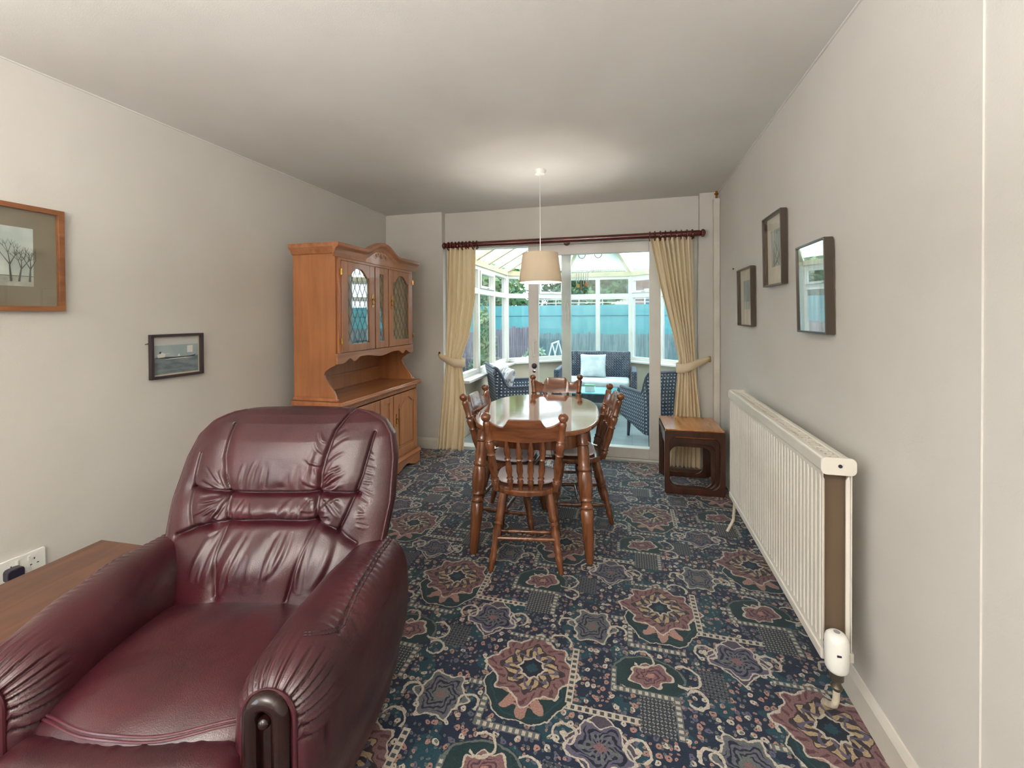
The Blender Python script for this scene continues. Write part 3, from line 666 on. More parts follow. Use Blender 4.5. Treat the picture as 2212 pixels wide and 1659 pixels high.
def make_chair(label):
    t = thing('dining_chair', label, 'chair', group='dining chairs')
    # seat: shield shaped, thick, back edge rounded
    out = []
    for k in range(40):
        a = 2*pi*k/40; c, s_ = math.cos(a), math.sin(a); e = 3.0 if s_ > 0 else 2.3
        out.append((.195*math.copysign(abs(c)**(2/e), c)*(1+.04*s_), .18*math.copysign(abs(s_)**(2/e), s_)))
    MB().prism(out, lambda a, b, d: (a, b, d), SEATZ-.034, SEATZ).build('seat', M_pine, t, bevel=.010, seg=3)
    # rear and front legs, splayed
    for s_ in (-1, 1):
        MB().turn((s_*.185, -.205, .001), (s_*.125, -.115, SEATZ-.034), CLEG, 16).build('leg', M_pine, t, smooth=True, ang=60)
        MB().turn((s_*.180, .185, .001), (s_*.130, .11, SEATZ-.034), CLEG, 16).build('leg', M_pine, t, smooth=True, ang=60)
    # stretchers
    for s_ in (-1, 1):
        MB().turn((s_*.168, -.180, .115), (s_*.165, .162, .115), RUNG, 12).build('stretcher', M_pine, t, smooth=True, ang=60)
    MB().turn((-.168, -.178, .165), (.168, -.178, .165), RUNG, 12).build('stretcher', M_pine, t, smooth=True, ang=60)
    MB().turn((-.165, 0, .115), (.165, 0, .115), RUNG, 12).build('stretcher', M_pine, t, smooth=True, ang=60)
    # raked back posts
    ZT = .850
    def bk(xf, z):   # back plane: x factor -1..1, height
        q = (z-SEATZ)/(ZT-SEATZ); return (xf*(.160+.040*q), -.150-.115*q, z)
    for s_ in (-1, 1):
        MB().turn(bk(s_, SEATZ-.004), bk(s_, ZT), POST, 16).build('back_post', M_pine, t, smooth=True, ang=60)
    # crest rail: raised centre, two scoops, curved in plan
    n = 40; V = []; F = []
    for k in range(n+1):
        u = -1+2*k/n; a = abs(u)
        if a < .40: zt = .822
        elif a < .62: zt = .822-.042*(0.5-0.5*math.cos(pi*(a-.40)/.22))
        else: zt = .780+.030*((a-.62)/.38)**2
        zb = .700 - .004*math.cos(pi*u)
        cu = -.020*(1-u*u)
        for (z, o) in ((zb, -.009), (zt-.006, -.009), (zt, -.004), (zt, .004), (zt-.006, .009), (zb, .009)):
            x, y, zz = bk(u*.93, z); V.append((x, y+cu+o, zz))
    for k in range(n):
        for j in range(6): F.append((k*6+j, k*6+(j+1) % 6, (k+1)*6+(j+1) % 6, (k+1)*6+j))
    F += [tuple(range(6)), tuple(n*6+j for j in range(5, -1, -1))]
    MB().add(V, F).build('crest_rail', M_pinex, t, smooth=True, ang=40)
    for u in (-.60, -.20, .20, .60):
        b0 = bk(u*.82, SEATZ-.004); b1 = bk(u*.86, .704)
        MB().turn((b0[0], b0[1]-.012*(1-u*u), b0[2]), (b1[0], b1[1]-.020*(1-u*u), b1[2]), SPIN, 12).build('spindle', M_pine, t, smooth=True, ang=60)
    return t
def seat_pad():
    G = []
    nu, nv = 28, 10
    for i in range(nu):
        a = 2*pi*i/nu; c, s_ = math.cos(a), math.sin(a); row = []
        for j in range(nv+1):
            ph = pi*j/nv; r = math.sin(ph)**.55; z = math.cos(ph)
            e = 3.2; px = .168*math.copysign(abs(c)**(2/e), c)*r; py = .138*math.copysign(abs(s_)**(2/e), s_)*r
            row.append((px, py, .0165+.016*math.copysign(abs(z)**.7, z)+.002*math.sin(px*60)*math.sin(py*50)))
        G.append(row)
    return MB().grid(np.array(G), cu=True)
ch0 = make_chair('pine spindle-back chair at the near end of the table, its back towards us')
placed = [ch0]
spots = [(-.552, 2.405, 10, ch0['label'], 'lilac-white seat pad on the chair nearest the camera'),
         (-.745, 2.79, -92, 'pine spindle-back chair on the left long side of the table, beside the left curtain', 'white seat pad on the chair at the left side of the table'),
         (-.335, 3.0, 102, 'pine spindle-back chair on the right long side of the table, seen edge-on', 'creased white seat pad on the chair at the right side of the table'),
         (-.535, 3.395, 190, 'pine spindle-back chair at the far end of the table, facing us, only its back showing', 'white seat pad on the far chair, mostly hidden by the table')]
pad0 = None
for k, (x, y, rz, lab, plab) in enumerate(spots):
    o = ch0 if k == 0 else copy_tree(ch0)
    o['label'] = lab; o.location = (x, y, 0); o.rotation_euler = (0, 0, math.radians(rz))
    if pad0 is None:
        pad0 = seat_pad().build('seat_pad', M_cushion, smooth=True, ang=180); p = pad0
    else: p = pad0.copy(); COL.objects.link(p)
    tag(p, plab, 'cushion', 'seat pads on the dining chairs')
    R3 = Matrix.Rotation(math.radians(rz), 3, 'Z'); q = R3 @ Vector((0, .022, 0))
    p.location = (x+q.x, y+q.y, SEATZ+.0008); p.rotation_euler = (0, 0, math.radians(rz))

# ---------------------------------------------------------------- nest of tables
def nest(label, loc, rz, w_, d_, h_, tmat, top_on=True, group='nest of tables', mem=.0375):
    t = thing('nesting_table', label, 'table', loc, math.radians(rz), group)
    fn = lambda yy: (lambda a, b, q: (a, yy+q, b))
    hh = h_-.0
    for yy in (-d_/2, d_/2-.024):
        outer = rrect(w_, hh, .012, 8, 0, hh/2); inner = []
        iw, ih = w_-2*mem, hh-2.8*mem
        for k in range(len(outer)):
            a = 0
        inner = rrect(iw, ih, min(.05, iw*.3), 8, 0, hh/2+.002)
        # bow the opening's long edges a little, like a barrel
        inner = [(a*(1+.045*math.cos(pi*(b-hh/2)/ih)), b+.012*math.cos(pi*a/iw)*(1 if b > hh/2 else -1)) for a, b in inner]
        MB().ring(outer, inner, fn(yy), 0, .024).build('end_frame', M_teak, t, bevel=.003)
    for s_ in (-1, 1):
        MB().box(s_*(w_/2-.011)-.009, s_*(w_/2-.011)+.009, -d_/2+.0245, d_/2-.0245, h_-.05, h_-.012).build('side_rail', M_teak, t)
    if top_on:
        MB().box(-w_/2+.004, w_/2-.004, -d_/2+.002, d_/2-.002, h_-.012+.0125, h_+.012).build('top', tmat, t, bevel=.003)
    return t
NX, NY = .480, 3.69
nest('teak table with an orange-brown top and rounded open frames, outermost of the nest of three', (NX, NY, .001), 1.5, .425, .45, .476, M_teaktop)
nest('middle table of the nest of three, its frame showing just inside the outer one', (NX-.010, NY+.004, .001), 1.5, .385, .392, .414, M_teaktop, mem=.034)
nest('smallest table of the nest of three, tucked innermost', (NX-.020, NY+.008, .001), 1.5, .348, .335, .374, M_teaktop, mem=.030)

# ---------------------------------------------------------------- radiator
rd = thing('radiator', 'long white double panel radiator with ribbed front on the right wall', 'radiator', (0, 0, 0))
RX0, RX1, RY0, RY1, RZ0, RZ1 = .612, .700, 1.61, 2.92, .245, .868
def ribbed(xf, sgn, name):
    n = 40; P = []; L = RY1-RY0
    for k in range(n):
        y0 = RY0+L*k/n; s_ = L/n
        for q, dx in ((0, 0), (.30, 0), (.44, .009), (.56, .009), (.70, 0)): P.append((y0+s_*q, dx*sgn))
    P.append((RY1, 0))
    zs = [RZ0, RZ0+.03, RZ0+.045, RZ1-.06, RZ1-.045, RZ1-.03]; am = [0, 0, 1, 1, 0, 0]
    G = [[(xf+dx*a_, y, z) for z, a_ in zip(zs, am)] for y, dx in P]
    return MB().grid(np.array(G)).build(name, M_radw, rd, fix=True, solid=.0025)
ribbed(RX0, 1, 'front_panel'); ribbed(RX1-.008, -1, 'rear_panel')
MB().box(RX0-.006, RX0+.012, RY0-.002, RY1+.002, RZ0-.02, RZ0+.014).box(RX1-.016, RX1, RY0-.002, RY1+.002, RZ0-.02, RZ0+.014).build('bottom_channel', M_radw, rd, bevel=.005, seg=3)
gr = MB().box(RX0-.005, RX0+.020, RY0-.004, RY1+.004, RZ1-.034, RZ1+.016).box(RX1-.024, RX1, RY0-.004, RY1+.004, RZ1-.034, RZ1+.010)
gr.build('top_channel', M_radw, rd, bevel=.008, seg=3)
g2 = MB()
for k in range(38):
    y = RY0+.03+(RY1-RY0-.06)*k/37; g2.box(RX0+.021, RX1-.025, y-.0045, y+.0045, RZ1-.002, RZ1+.006)
g2.box(RX0+.040, RX0+.046, RY0, RY1, RZ1-.006, RZ1+.004)
g2.build('top_grille', M_radw, rd)
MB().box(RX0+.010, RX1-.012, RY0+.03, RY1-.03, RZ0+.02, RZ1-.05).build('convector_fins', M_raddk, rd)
for yy in (RY0-.010, RY1+.001):
    cap = rrect(.100, .056, .017, 4, (RX0+RX1)/2-.003, RZ1-.010)
    MB().prism(cap, lambda a, b, q, yy=yy: (a, yy+q, b), 0, .009).build('end_cap', M_radw, rd, bevel=.002)
MB().turn(((RX0+RX1)/2, RY0-.0115, RZ1-.008), ((RX0+RX1)/2, RY0-.009, RZ1-.008), [(0, .006), (1, .006)], 12).build('vent_hole', M_black, rd)
for yy in (RY0+.2, RY1-.2): MB().box(RX1, XR-.001, yy-.015, yy+.015, .35, .75).build('wall_bracket', M_radw, rd)
VX, VY = .634, 1.567
vl = MB().turn((VX, VY, .225), (VX, VY, .348), [(0, .022), (.04, .027), (.1, .031), (.30, .033), (.80, .033), (.90, .030), (.97, .022), (1, .014)], 26).build('thermostatic_head', M_plastic, rd, smooth=True, ang=50)
MB().turn((VX, VY, .3475), (VX, VY, .349), [(0, .009), (1, .009)], 16).build('top_inset', mat('inset_grey', c3(150, 144, 150), .5), vl)
MB().box(VX-.012, VX-.0, VY-.0335, VY-.0318, .290, .296).build('dark_mark', M_black, vl)
MB().turn((VX, VY, .165), (VX, VY, .225), [(0, .012), (.2, .017), (.35, .012), (.5, .012), (.6, .019), (.9, .019), (1, .02)], 16).build('valve_body', mat('valve_bronze', c3(96, 88, 76), .35, .7), rd, smooth=True)
MB().turn((VX, VY, .195), (VX, RY0+.01, .252), [(0, .010), (1, .010)], 12).build('valve_tail', M_chrome, rd, smooth=True)
M_pipew = mat('pipe_paint', c3(216, 206, 186), .4, col2=c3(196, 182, 158), nscale=30)
MB().tube([(VX, VY, .167), (VX, VY+.004, .13), (VX+.002, VY+.02, .10), (VX+.006, VY+.05, .075), (VX+.012, VY+.09, .045), (VX+.018, VY+.13, .02), (VX+.022, VY+.15, -.002)], .0095, 12).build('feed_pipe', M_pipew, rd, smooth=True)
MB().tube([(RX0+.03, RY1+.012, RZ0+.0), (RX0+.03, RY1+.03, .15), (RX0+.025, RY1+.03, .07), (RX0+.005, RY1+.025, .03), (RX0-.012, RY1+.02, -.002)], .0085, 12).build('return_pipe', M_pipew, rd, smooth=True)

# ---------------------------------------------------------------- pendant lamp
pl = thing('pendant_lamp', 'cream drum pendant lampshade hanging over the dining table', 'lamp', (-.605, 3.10, ZC))
MB().turn((0, 0, -.034), (0, 0, -.0005), [(0, .022), (.12, .036), (.6, .043), (1, .045)], 28).build('ceiling_rose', M_plastic, pl, smooth=True)
MB().turn((0, 0, -.63), (0, 0, -.034), [(0, .0026), (1, .0026)], 8).build('cord', M_plastic, pl, smooth=True)
n = 56; G = []
for k in range(n):
    a = 2*pi*k/n; G.append([(math.cos(a)*r, math.sin(a)*r, z) for r, z in ((.153, -.812), (.1535, -.806), (.128, -.604), (.127, -.600))])
MB().grid(np.array(G), cu=True).build('lamp_shade', M_shade, pl, smooth=True, solid=.0025)
sp = MB()
for k in range(3):
    a = 2*pi*k/3; sp.tube([(0, 0, -.64), (math.cos(a)*.127, math.sin(a)*.127, -.60)], .002, 6)
sp.build('shade_spider', M_plastic, pl)
lh = MB().turn((0, 0, -.668), (0, 0, -.625), [(0, .015), (.8, .015), (1, .008)], 16).build('lamp_holder', M_plastic, pl, smooth=True)
MB().sphere((0, 0, -.70), .028, 16, 10, (1, 1, 1.3)).build('bulb', M_plastic, lh, smooth=True)

bl_ = bpy.data.lights.new('pendant_bulb_light', 'POINT'); bl_.energy = 19; bl_.shadow_soft_size = .045; bl_.color = (1, .96, .90)  # added fill inside the unlit pendant, brightens the ceiling and far end
blo = bpy.data.objects.new('pendant_bulb_light', bl_); COL.objects.link(blo); blo.location = (-.605, 3.10, ZC-.70)
# ---------------------------------------------------------------- curtains
PZ, PY0 = 2.043, 3.985
po = thing('curtain_pole', 'dark mahogany curtain pole across the patio doors', 'curtain pole', (0, PY0, PZ))
MB().turn((-1.715, 0, 0), (.600, 0, 0), [(0, .0265), (1, .0265)], 24).build('pole', M_pole, po, smooth=True)
for s_, x in ((-1, -1.715), (1, .600)):
    MB().turn((x, 0, 0), (x+s_*.05, 0, 0), [(0, .027), (.15, .020), (.25, .030), (.5, .036), (.75, .030), (.95, .014), (1, .004)], 20).build('finial', M_pole, po, smooth=True)
for x in (-1.64, -.55, .55):
    bs = MB().box(x-.012, x+.012, .02, YO-PY0-.001 if x == -.55 else .155, -.012, .012)
    bs.turn((x, .149, 0), (x, .155, 0), [(0, .03), (1, .03)], 16)
    bs.build('bracket', M_pole, po)
def smoothstep(a, b, x): x = min(1, max(0, (x-a)/(b-a))); return x*x*(3-2*x)
def curtain(label, side, keys, nf, ztop, zbot, hook, seed):
    """keys: (z, x_left, x_right, fold amplitude)"""
    rs = np.random.RandomState(seed); t = thing('curtain', label, 'curtain', (0, PY0, 0))
    zs = [k[0] for k in keys][::-1]
    def at(z, c): return float(np.interp(z, zs, [k[c] for k in keys][::-1]))
    nu, nv = nf*16, 120; G = np.zeros((nu+1, nv+1, 3)); ph = rs.uniform(-.5, .5, nf+1)
    for j in range(nv+1):
        z = ztop+(zbot-ztop)*j/nv; xl, xr, am = at(z, 1), at(z, 2), at(z, 3)
        for i in range(nu+1):
            u = i/nu; uu = u+.045*math.sin(5*u+seed*2)+.012*math.sin(11*u+z*2+seed); fo = math.sin(2*pi*nf*uu+.8*math.sin(z*1.7+u*5))
            x = xl+(xr-xl)*u+.006*math.sin(2*pi*nf*uu*1.0+1.5)*am/.03
            y = -.012+am*fo+.008*math.sin(2*pi*nf*2.1*uu+z*3)*am/.03-.02*smoothstep(.0, 1, 1-abs(z-.95)/.5)
            G[i, j] = (x, y, z)
    MB().grid(G).build('fabric', M_curtain, t, smooth=True, solid=.0015, fix=False, ang=180)
    # heading tape
    # gathered rings on the pole
    xl, xr = keys[0][1], keys[0][2]
    for k in range(9):
        x = xl+.005+(xr-xl-.01)*k/8
        rg = [(x+.004*math.sin(k*2.3)*math.cos(a), .0+.0385*math.cos(a), PZ-.007+.0385*math.sin(a)) for a in [2*pi*q/20 for q in range(20)]]
        MB().tube(rg, .0068, 8, closed=True).build('curtain_ring', M_pole, t, smooth=True)
    # tie-back band: wraps the gathered cloth and runs to the hook
    zt = .93; a, b = at(zt, 1), at(zt, 2); hx, hy, hz = hook; hy -= PY0
    pts = []
    inner = b if side < 0 else a; outer = a if side < 0 else b
    # front run from hook around the inner edge and back behind to hook
    path = [(hx, hy-.02, hz), (outer+(.02*side), -.052, zt+.015), ((a+b)/2, -.082, zt-.02), (inner-.01*side*-1, -.05, zt-.035), (inner-side*.012, .0, zt-.03), ((a+b)/2, .05, zt-.01), (hx, hy-.012, hz-.01)]
    S = [Vector(p) for p in path]; P = []
    for k in range(len(S)-1):
        p0, p1, p2, p3 = S[max(k-1, 0)], S[k], S[k+1], S[min(k+2, len(S)-1)]
        for q in range(8):
            u = q/8; P.append(.5*((2*p1)+(-p0+p2)*u+(2*p0-5*p1+4*p2-p3)*u*u+(-p0+3*p1-3*p2+p3)*u**3))
    P.append(S[-1]); V = []
    nP = len(P)
    for k, p in enumerate(P):
        hw = .012+.028*math.sin(pi*min(1, k/(nP-1)))**.6; V.append([(p.x, p.y, p.z+hw*.9), (p.x, p.y-.003, p.z), (p.x, p.y, p.z-hw*1.1)])
    MB().grid(np.array(V)).build('tie_back', M_curtain, t, smooth=True, solid=.003, ang=180)
    return t
curtain('cream curtain tied back at the left of the patio doors', -1,
        [(2.015, -1.700, -1.395, .024), (1.5, -1.715, -1.410, .026), (1.15, -1.722, -1.47, .020), (.95, -1.722, -1.545, .014), (.86, -1.725, -1.545, .016), (.6, -1.765, -1.515, .024), (.2, -1.81, -1.53, .028), (.03, -1.825, -1.545, .030)], 6, 2.012, .035, (-1.835, YB, .955), 3)
curtain('cream curtain tied back at the right of the patio doors, behind the nest of tables', 1,
        [(2.015, .190, .545, .026), (1.6, .275, .550, .026), (1.2, .375, .556, .020), (.97, .425, .560, .014), (.86, .418, .562, .016), (.5, .385, .600, .026), (.05, .355, .600, .028)], 7, 2.012, .045, (.690, YB, .975), 5)
for x, lab in ((-1.835, 'small bronze tie-back hook on the left pier by the curtain'), (.690, 'small bronze tie-back hook on the right pier by the curtain')):
    hk = thing('tieback_hook', lab, 'hook', (x, YB, .965))
    MB().prism(rrect(.020, .052, .0095, 5), lambda a, b, q: (a, q, b), -.005, -.0005).build('back_plate', M_brass, hk)
    MB().tube([(0, -.004, -.008), (0, -.018, -.016), (0, -.028, -.006), (0, -.027, .006)], .0038, 8).build('hook', M_brass, hk, smooth=True)

# ---------------------------------------------------------------- pictures
def picture(label, wall, y0, y1, z0, z1, fw, depth, fmat, parts, tilt=0, top_out=0.0, gl=None):
    """wall -1 left, +1 right. parts: list of (material, polygon in unit picture coords, level)"""
    x = XL if wall < 0 else XR; s_ = 1 if wall < 0 else -1
    cy, cz = (y0+y1)/2, (z0+z1)/2; w_, h_ = abs(y1-y0), z1-z0
    t = thing('framed_picture', label, 'picture', (x, cy, cz))
    base = .004; 
    fn = lambda a, b, q: (s_*(base+q+top_out*(b/h_+.5)), a, b)
    o = rrect(w_, h_, .001, 1); i_ = rrect(w_-2*fw, h_-2*fw, .001, 1)
    MB().ring(o, i_, fn, 0, depth).build('frame', fmat, t, bevel=.0015)
    MB().prism(rrect(w_-.004, h_-.004, .001, 1), fn, -.003, .002).build('backing', M_raddk, t)
    iw, ih = w_-2*fw, h_-2*fw; mats = []; mb = MB(); lv = .0022
    for k, (mt, poly) in enumerate(parts):
        if mt not in mats: mats.append(mt)
        lv += .00012
        pts = [(-s_*(a-.5)*iw if False else (a-.5)*iw*(1 if wall < 0 else -1), (b-.5)*ih) for a, b in poly]
        mb.prism(pts, fn, lv, lv+.0001, mats.index(mt))
    mb.build('print', mats, t)
    MB().prism(rrect(iw, ih, .001, 1), fn, depth-.006, depth-.005).build('glazing', gl or M_glasspic, t)
    return t
SQ = [(0, 0), (1, 0), (1, 1), (0, 1)]
def R4(a0, a1, b0, b1): return [(a0, b0), (a1, b0), (a1, b1), (a0, b1)]
def stroke(p0, p1, w0, w1):
    d = Vector((p1[0]-p0[0], p1[1]-p0[1])); n_ = Vector((-d.y, d.x)).normalized()
    return [(p0[0]-n_.x*w0, p0[1]-n_.y*w0), (p1[0]-n_.x*w1, p1[1]-n_.y*w1), (p1[0]+n_.x*w1, p1[1]+n_.y*w1), (p0[0]+n_.x*w0, p0[1]+n_.y*w0)]
M_mount = mat('olive_mount', c3(132, 126, 108), .9, col2=c3(124, 116, 98), nscale=3)
M_ptsky = mat('watercolour_sky', c3(200, 208, 198), .8, col2=c3(176, 188, 182), nscale=9)
M_ptgnd = mat('watercolour_ground', c3(150, 152, 142), .8, col2=c3(186, 188, 178), nscale=16)
M_ptline = mat('watercolour_branches', c3(88, 88, 80), .8)
M_fwood = wood('frame_wood', c3(126, 78, 46), c3(160, 104, 64), .4, .2, (20, 3, 20))
tr_ = [(M_mount, SQ), (M_ptsky, R4(.20, .876, .205, .815)), (M_ptgnd, R4(.20, .876, .205, .31)), (M_ptline, R4(.20, .876, .308, .314))]
rs = random.Random(5)
def branch(p, ang, L, w_, d):
    q = (p[0]+math.cos(ang)*L*.8, p[1]+math.sin(ang)*L)
    q = (min(max(q[0], .205), .872), min(q[1], .810))
    tr_.append((M_ptline, stroke(p, q, w_, w_*.6)))
    if d > 0:
        for s_ in (-1, 1, .3): branch(q, ang+s_*rs.uniform(.2, .5), L*rs.uniform(.6, .8), w_*.55, d-1)
for bx, L in ((.30, .13), (.55, .12), (.755, .17), (.79, .13), (.84, .13)): branch((bx, .25), pi/2+rs.uniform(-.15, .15), L, .006, 3)
picture('large wood-framed watercolour of bare winter trees at the left edge', -1, .70, 1.357, 1.378, 1.818, .021, .022, M_fwood, tr_)
M_sea = mat('sea_grey', c3(96, 112, 120), .6, col2=c3(132, 146, 150), nscale=14, nstretch=(1, 1, 4)); M_sea2 = mat('sea_pale', c3(150, 168, 172), .6, col2=c3(168, 184, 186), nscale=8)
M_skyp = mat('sky_pale', c3(206, 208, 204), .6); M_dk = mat('boat_dark', c3(52, 56, 60), .6); M_wh = mat('figure_white', c3(226, 226, 218), .6)
bo = [(M_skyp, SQ), (M_sea2, R4(0, 1, 0, .80)), (M_sea, R4(0, 1, 0, .46)),
      (M_dk, [(.03, .47), (.14, .44), (.55, .41), (.90, .44), (.96, .49), (.80, .46), (.5, .455), (.2, .48)]), (M_wh, [(.10, .46), (.24, .47), (.26, .56), (.18, .60), (.08, .54)]), (M_dk, [(.12, .58), (.16, .57), (.17, .63), (.13, .63)]),
      (M_wh, R4(.25, .34, .56, .57)), (M_wh, [(.2, .40), (.9, .41), (.7, .43), (.4, .425)]), (M_wh, R4(.74, .87, .56, .76)), (M_wh, [(.52, .47), (.58, .47), (.56, .54), (.54, .54)])]
bo = [(mt, [(.028+a*.944, .035+b*.93) for a, b in pl_]) for mt, pl_ in bo]
picture('small dark-framed picture of a long low boat on grey water', -1, 1.712, 2.003, 1.020, 1.258, .014, .022, mat('frame_dark', c3(50, 38, 42), .35), [(mat('gold_slip', c3(206, 196, 168), .5), SQ)]+bo)
M_frgilt = mat('frame_pewter', c3(76, 66, 56), .3, .3); M_mountw = mat('cream_mount', c3(214, 208, 192), .8)
M_art1 = mat('print_grey_green', c3(150, 166, 166), .7, col2=c3(196, 204, 196), nscale=10, nstretch=(4, 4, 1)); M_art2 = mat('print_blue_grey', c3(150, 170, 178), .7, col2=c3(120, 140, 146), nscale=8)
def strokes(m_, n_, x0, x1, y0, y1, seed):
    r = random.Random(seed); return [(m_, stroke((r.uniform(x0, x1), y0), (r.uniform(x0, x1), r.uniform(y0+.3*(y1-y0), y1)), .008, .004)) for _ in range(n_)]
picture('smallest thin-framed print, farthest of the three on the right wall', 1, 2.945, 3.285, 1.273, 1.648, .007, .026, M_frgilt, [(M_mountw, SQ), (M_art2, R4(.24, .86, .28, .80)), (M_art1, R4(.24, .86, .28, .42))], top_out=.006)
picture('tall thin-framed print of pale trees, highest of the three on the right wall', 1, 2.400, 2.700, 1.497, 1.870, .008, .028, M_frgilt, [(M_mountw, SQ), (M_art1, R4(.22, .84, .26, .80))]+strokes(M_ptline, 9, .28, .8, .27, .78, 8), top_out=.006)
picture('glazed print reflecting the conservatory, nearest of the three on the right wall', 1, 1.900, 2.190, 1.268, 1.640, .008, .030, M_frgilt, [(M_mountw, SQ), (M_art1, R4(.1, .9, .1, .9))], top_out=.008, gl=M_glassR)
nl = MB().turn((XL, 1.700, 1.208), (XL+.018, 1.700, 1.211), [(0, .002), (.9, .002), (.92, .0035), (1, .0035)], 8).build('nail', M_black); tag(nl, 'small nail in the left wall beside the boat picture', 'nail')
nl = MB().turn((XR, 3.52, 1.685), (XR-.010, 3.52, 1.685), [(0, .004), (1, .0055)], 8).build('screw', M_black); tag(nl, 'small dark screw in the right wall left of the smallest print', 'screw')

# ---------------------------------------------------------------- socket and plug
so = thing('wall_socket', 'white double wall socket low on the left wall', 'socket', (XL, 1.208, .325))
MB().prism(rrect(.146, .086, .006, 3), lambda a, b, q: (q, a, b), .0008, .012).build('face_plate', M_plastic, so, bevel=.002)
for cy in (-.036, .036):
    for dy in (-.011,): 
        MB().box(.012, .0165, cy*.35+(-.010 if cy < 0 else .002), cy*.35+(-.002 if cy < 0 else .010), .012, .030).build('switch', M_plastic, so, bevel=.001)
    hl = MB()
    for (a, b, wy, wz) in ((0, .016, .004, .008), (-.011, -.006, .007, .004), (.011, -.006, .007, .004)): hl.box(.0115, .0124, cy+a-wy/2, cy+a+wy/2, b-wz/2-.004, b+wz/2-.004)
    hl.build('pin_holes', M_black, so)
pg = thing('plug', 'dark plug in the left half of the wall socket', 'plug', (XL+.0125, 1.172, .312))
MB().prism(rrect(.052, .052, .014, 4), lambda a, b, q: (q, a, b), .0003, .034).build('plug_body', M_black, pg, bevel=.004)
cb = MB().tube([(XL+.028, 1.172, .283), (XL+.034, 1.168, .262), (XL+.045, 1.14, .235), (XL+.05, 1.08, .215), (XL+.05, 1.0, .18), (XL+.05, .9, .1), (XL+.05, .8, .012), (XL+.05, .5, .006)], .0045, 8).build('cable', M_plastic, smooth=True)
tag(cb, 'white flex running down from the dark plug', 'cable')

# ---------------------------------------------------------------- low brown side table beside the armchair
ax, ay = math.cos(math.radians(104)), math.sin(math.radians(104))
sb = thing('side_table', 'low brown wooden side table between the armchair and the left wall', 'table', (-1.955, .90, 0), math.radians(2.5))
MB().box(-.20, .20, -.47, .445, .378, .40).build('top', M_walnut, sb, bevel=.003)
for x0 in (-.185, .155):
    for y0 in (-.455, .40): MB().box(x0, x0+.03, y0, y0+.03, .001, .3775).build('leg', M_walnut, sb)
for y0 in (-.445, .415): MB().box(-.155, .155, y0, y0+.016, .30, .3775).build('rail', M_walnut, sb)

#---PART3---
# ---------------------------------------------------------------- dresser
DX0, DXU, DXB, DXW = -2.290, -1.945, -1.905, -1.868
DY0, DY1 = 2.585, 3.685
dr = thing('dresser', 'tall oak dresser with leaded glass doors against the left wall', 'dresser', (0, 0, 0))
M_in = mat('cabinet_inside', c3(112, 76, 52), .7)
M_lead = mat('lead_came', c3(126, 130, 124), .45, .6)
M_cabglass = glass('cabinet_glass', (.90, .95, .97, 1), 1.6, .01, mirror=.26)
pX = lambda y, z, q: (q, y, z)      # polygon in (y, z), depth along x
pY = lambda x, z, q: (x, q, z)
# --- base unit
b = MB().box(DX0, DXB-.012, DY0, DY0+.018, .10, .727).box(DX0, DXB-.012, DY1-.018, DY1, .10, .727).box(DX0, DX0+.008, DY0+.018, DY1-.018, .10, .727).box(DX0+.008, DXB-.012, DY0+.018, DY1-.018, .10, .118)
b.build('base_carcass', M_oak, dr)
ff = MB().box(DXB-.0115, DXB+.006, DY0, DY0+.045, .125, .727).box(DXB-.0115, DXB+.006, DY1-.02, DY1, .125, .727).box(DXB-.0115, DXB+.004, DY0+.045, DY1-.02, .690, .727).box(DXB-.0115, DXB+.004, DY0+.045, DY1-.02, .125, .145)
ff.build('base_face_frame', M_oak, dr, bevel=.002)
def scallop(y0, y1, zt, zb, amp, n=60, foot=.09, up=False):
    P = [(y0, zt), (y1, zt)]; L = y1-y0
    for k in range(n+1):
        y = y1-L*k/n; e = min(y-y0, y1-y)
        if foot and e < foot: z = zb
        else:
            u = (e-foot)/(L/2-foot); z = zb+amp*(.55+.45*math.cos(2*pi*u*1.5+pi)+.35*u)*min(1, (e-foot)/.03 if foot else 1)
        P.append((y, z))
    return P
pl_ = MB(); pl_.prism(scallop(DY0-.015, DY1+.015, .095, .0015, .042), pX, DXB+.008, DXB+.028)
sidep = [(DX0, .095), (DXB+.0075, .095), (DXB+.0075, .0015), (DXB-.07, .0015), (DXB-.09, .03), (DXB-.13, .045), (DX0+.12, .045), (DX0+.09, .03), (DX0+.07, .0015), (DX0, .0015)]
for y in (DY0-.015, DY1+.003): pl_.prism(sidep, pY, y, y+.012)
pl_.build('plinth', M_oaky, dr, bevel=.002)
MB().prism([(DX0, .0965), (DXB+.034, .0965), (DXB+.036, .108), (DXB+.024, .118), (DXB+.014, .1245), (DX0, .1245)], pY, DY0-.022, DY1+.022).build('plinth_moulding', M_oaky, dr)
MB().prism([(DX0, .728), (DXW-.004, .728), (DXW, .734), (DXW, .742), (DXW-.006, .748), (DXW-.002, .752), (DXW-.010, .760), (DX0, .760)], pY, DY0-.032, DY1+.032).build('worktop', M_oaky, dr)
def arch(y0, y1, zs, zp, n=18):
    """underside of an arched top rail: flat shoulders, ogee to a raised middle"""
    P = []
    for k in range(n+1):
        u = -1+2*k/n; a = abs(u)
        if a > .82: z = zs
        elif a > .45: z = zs+(zp-zs)*.62*(.5+.5*math.cos(pi*(a-.45)/.37))
        else: z = zs+(zp-zs)*(.62+.38*math.sqrt(max(0, 1-(a/.45)**2)))
        P.append((y0+(y1-y0)*(u+1)/2, z))
    return P
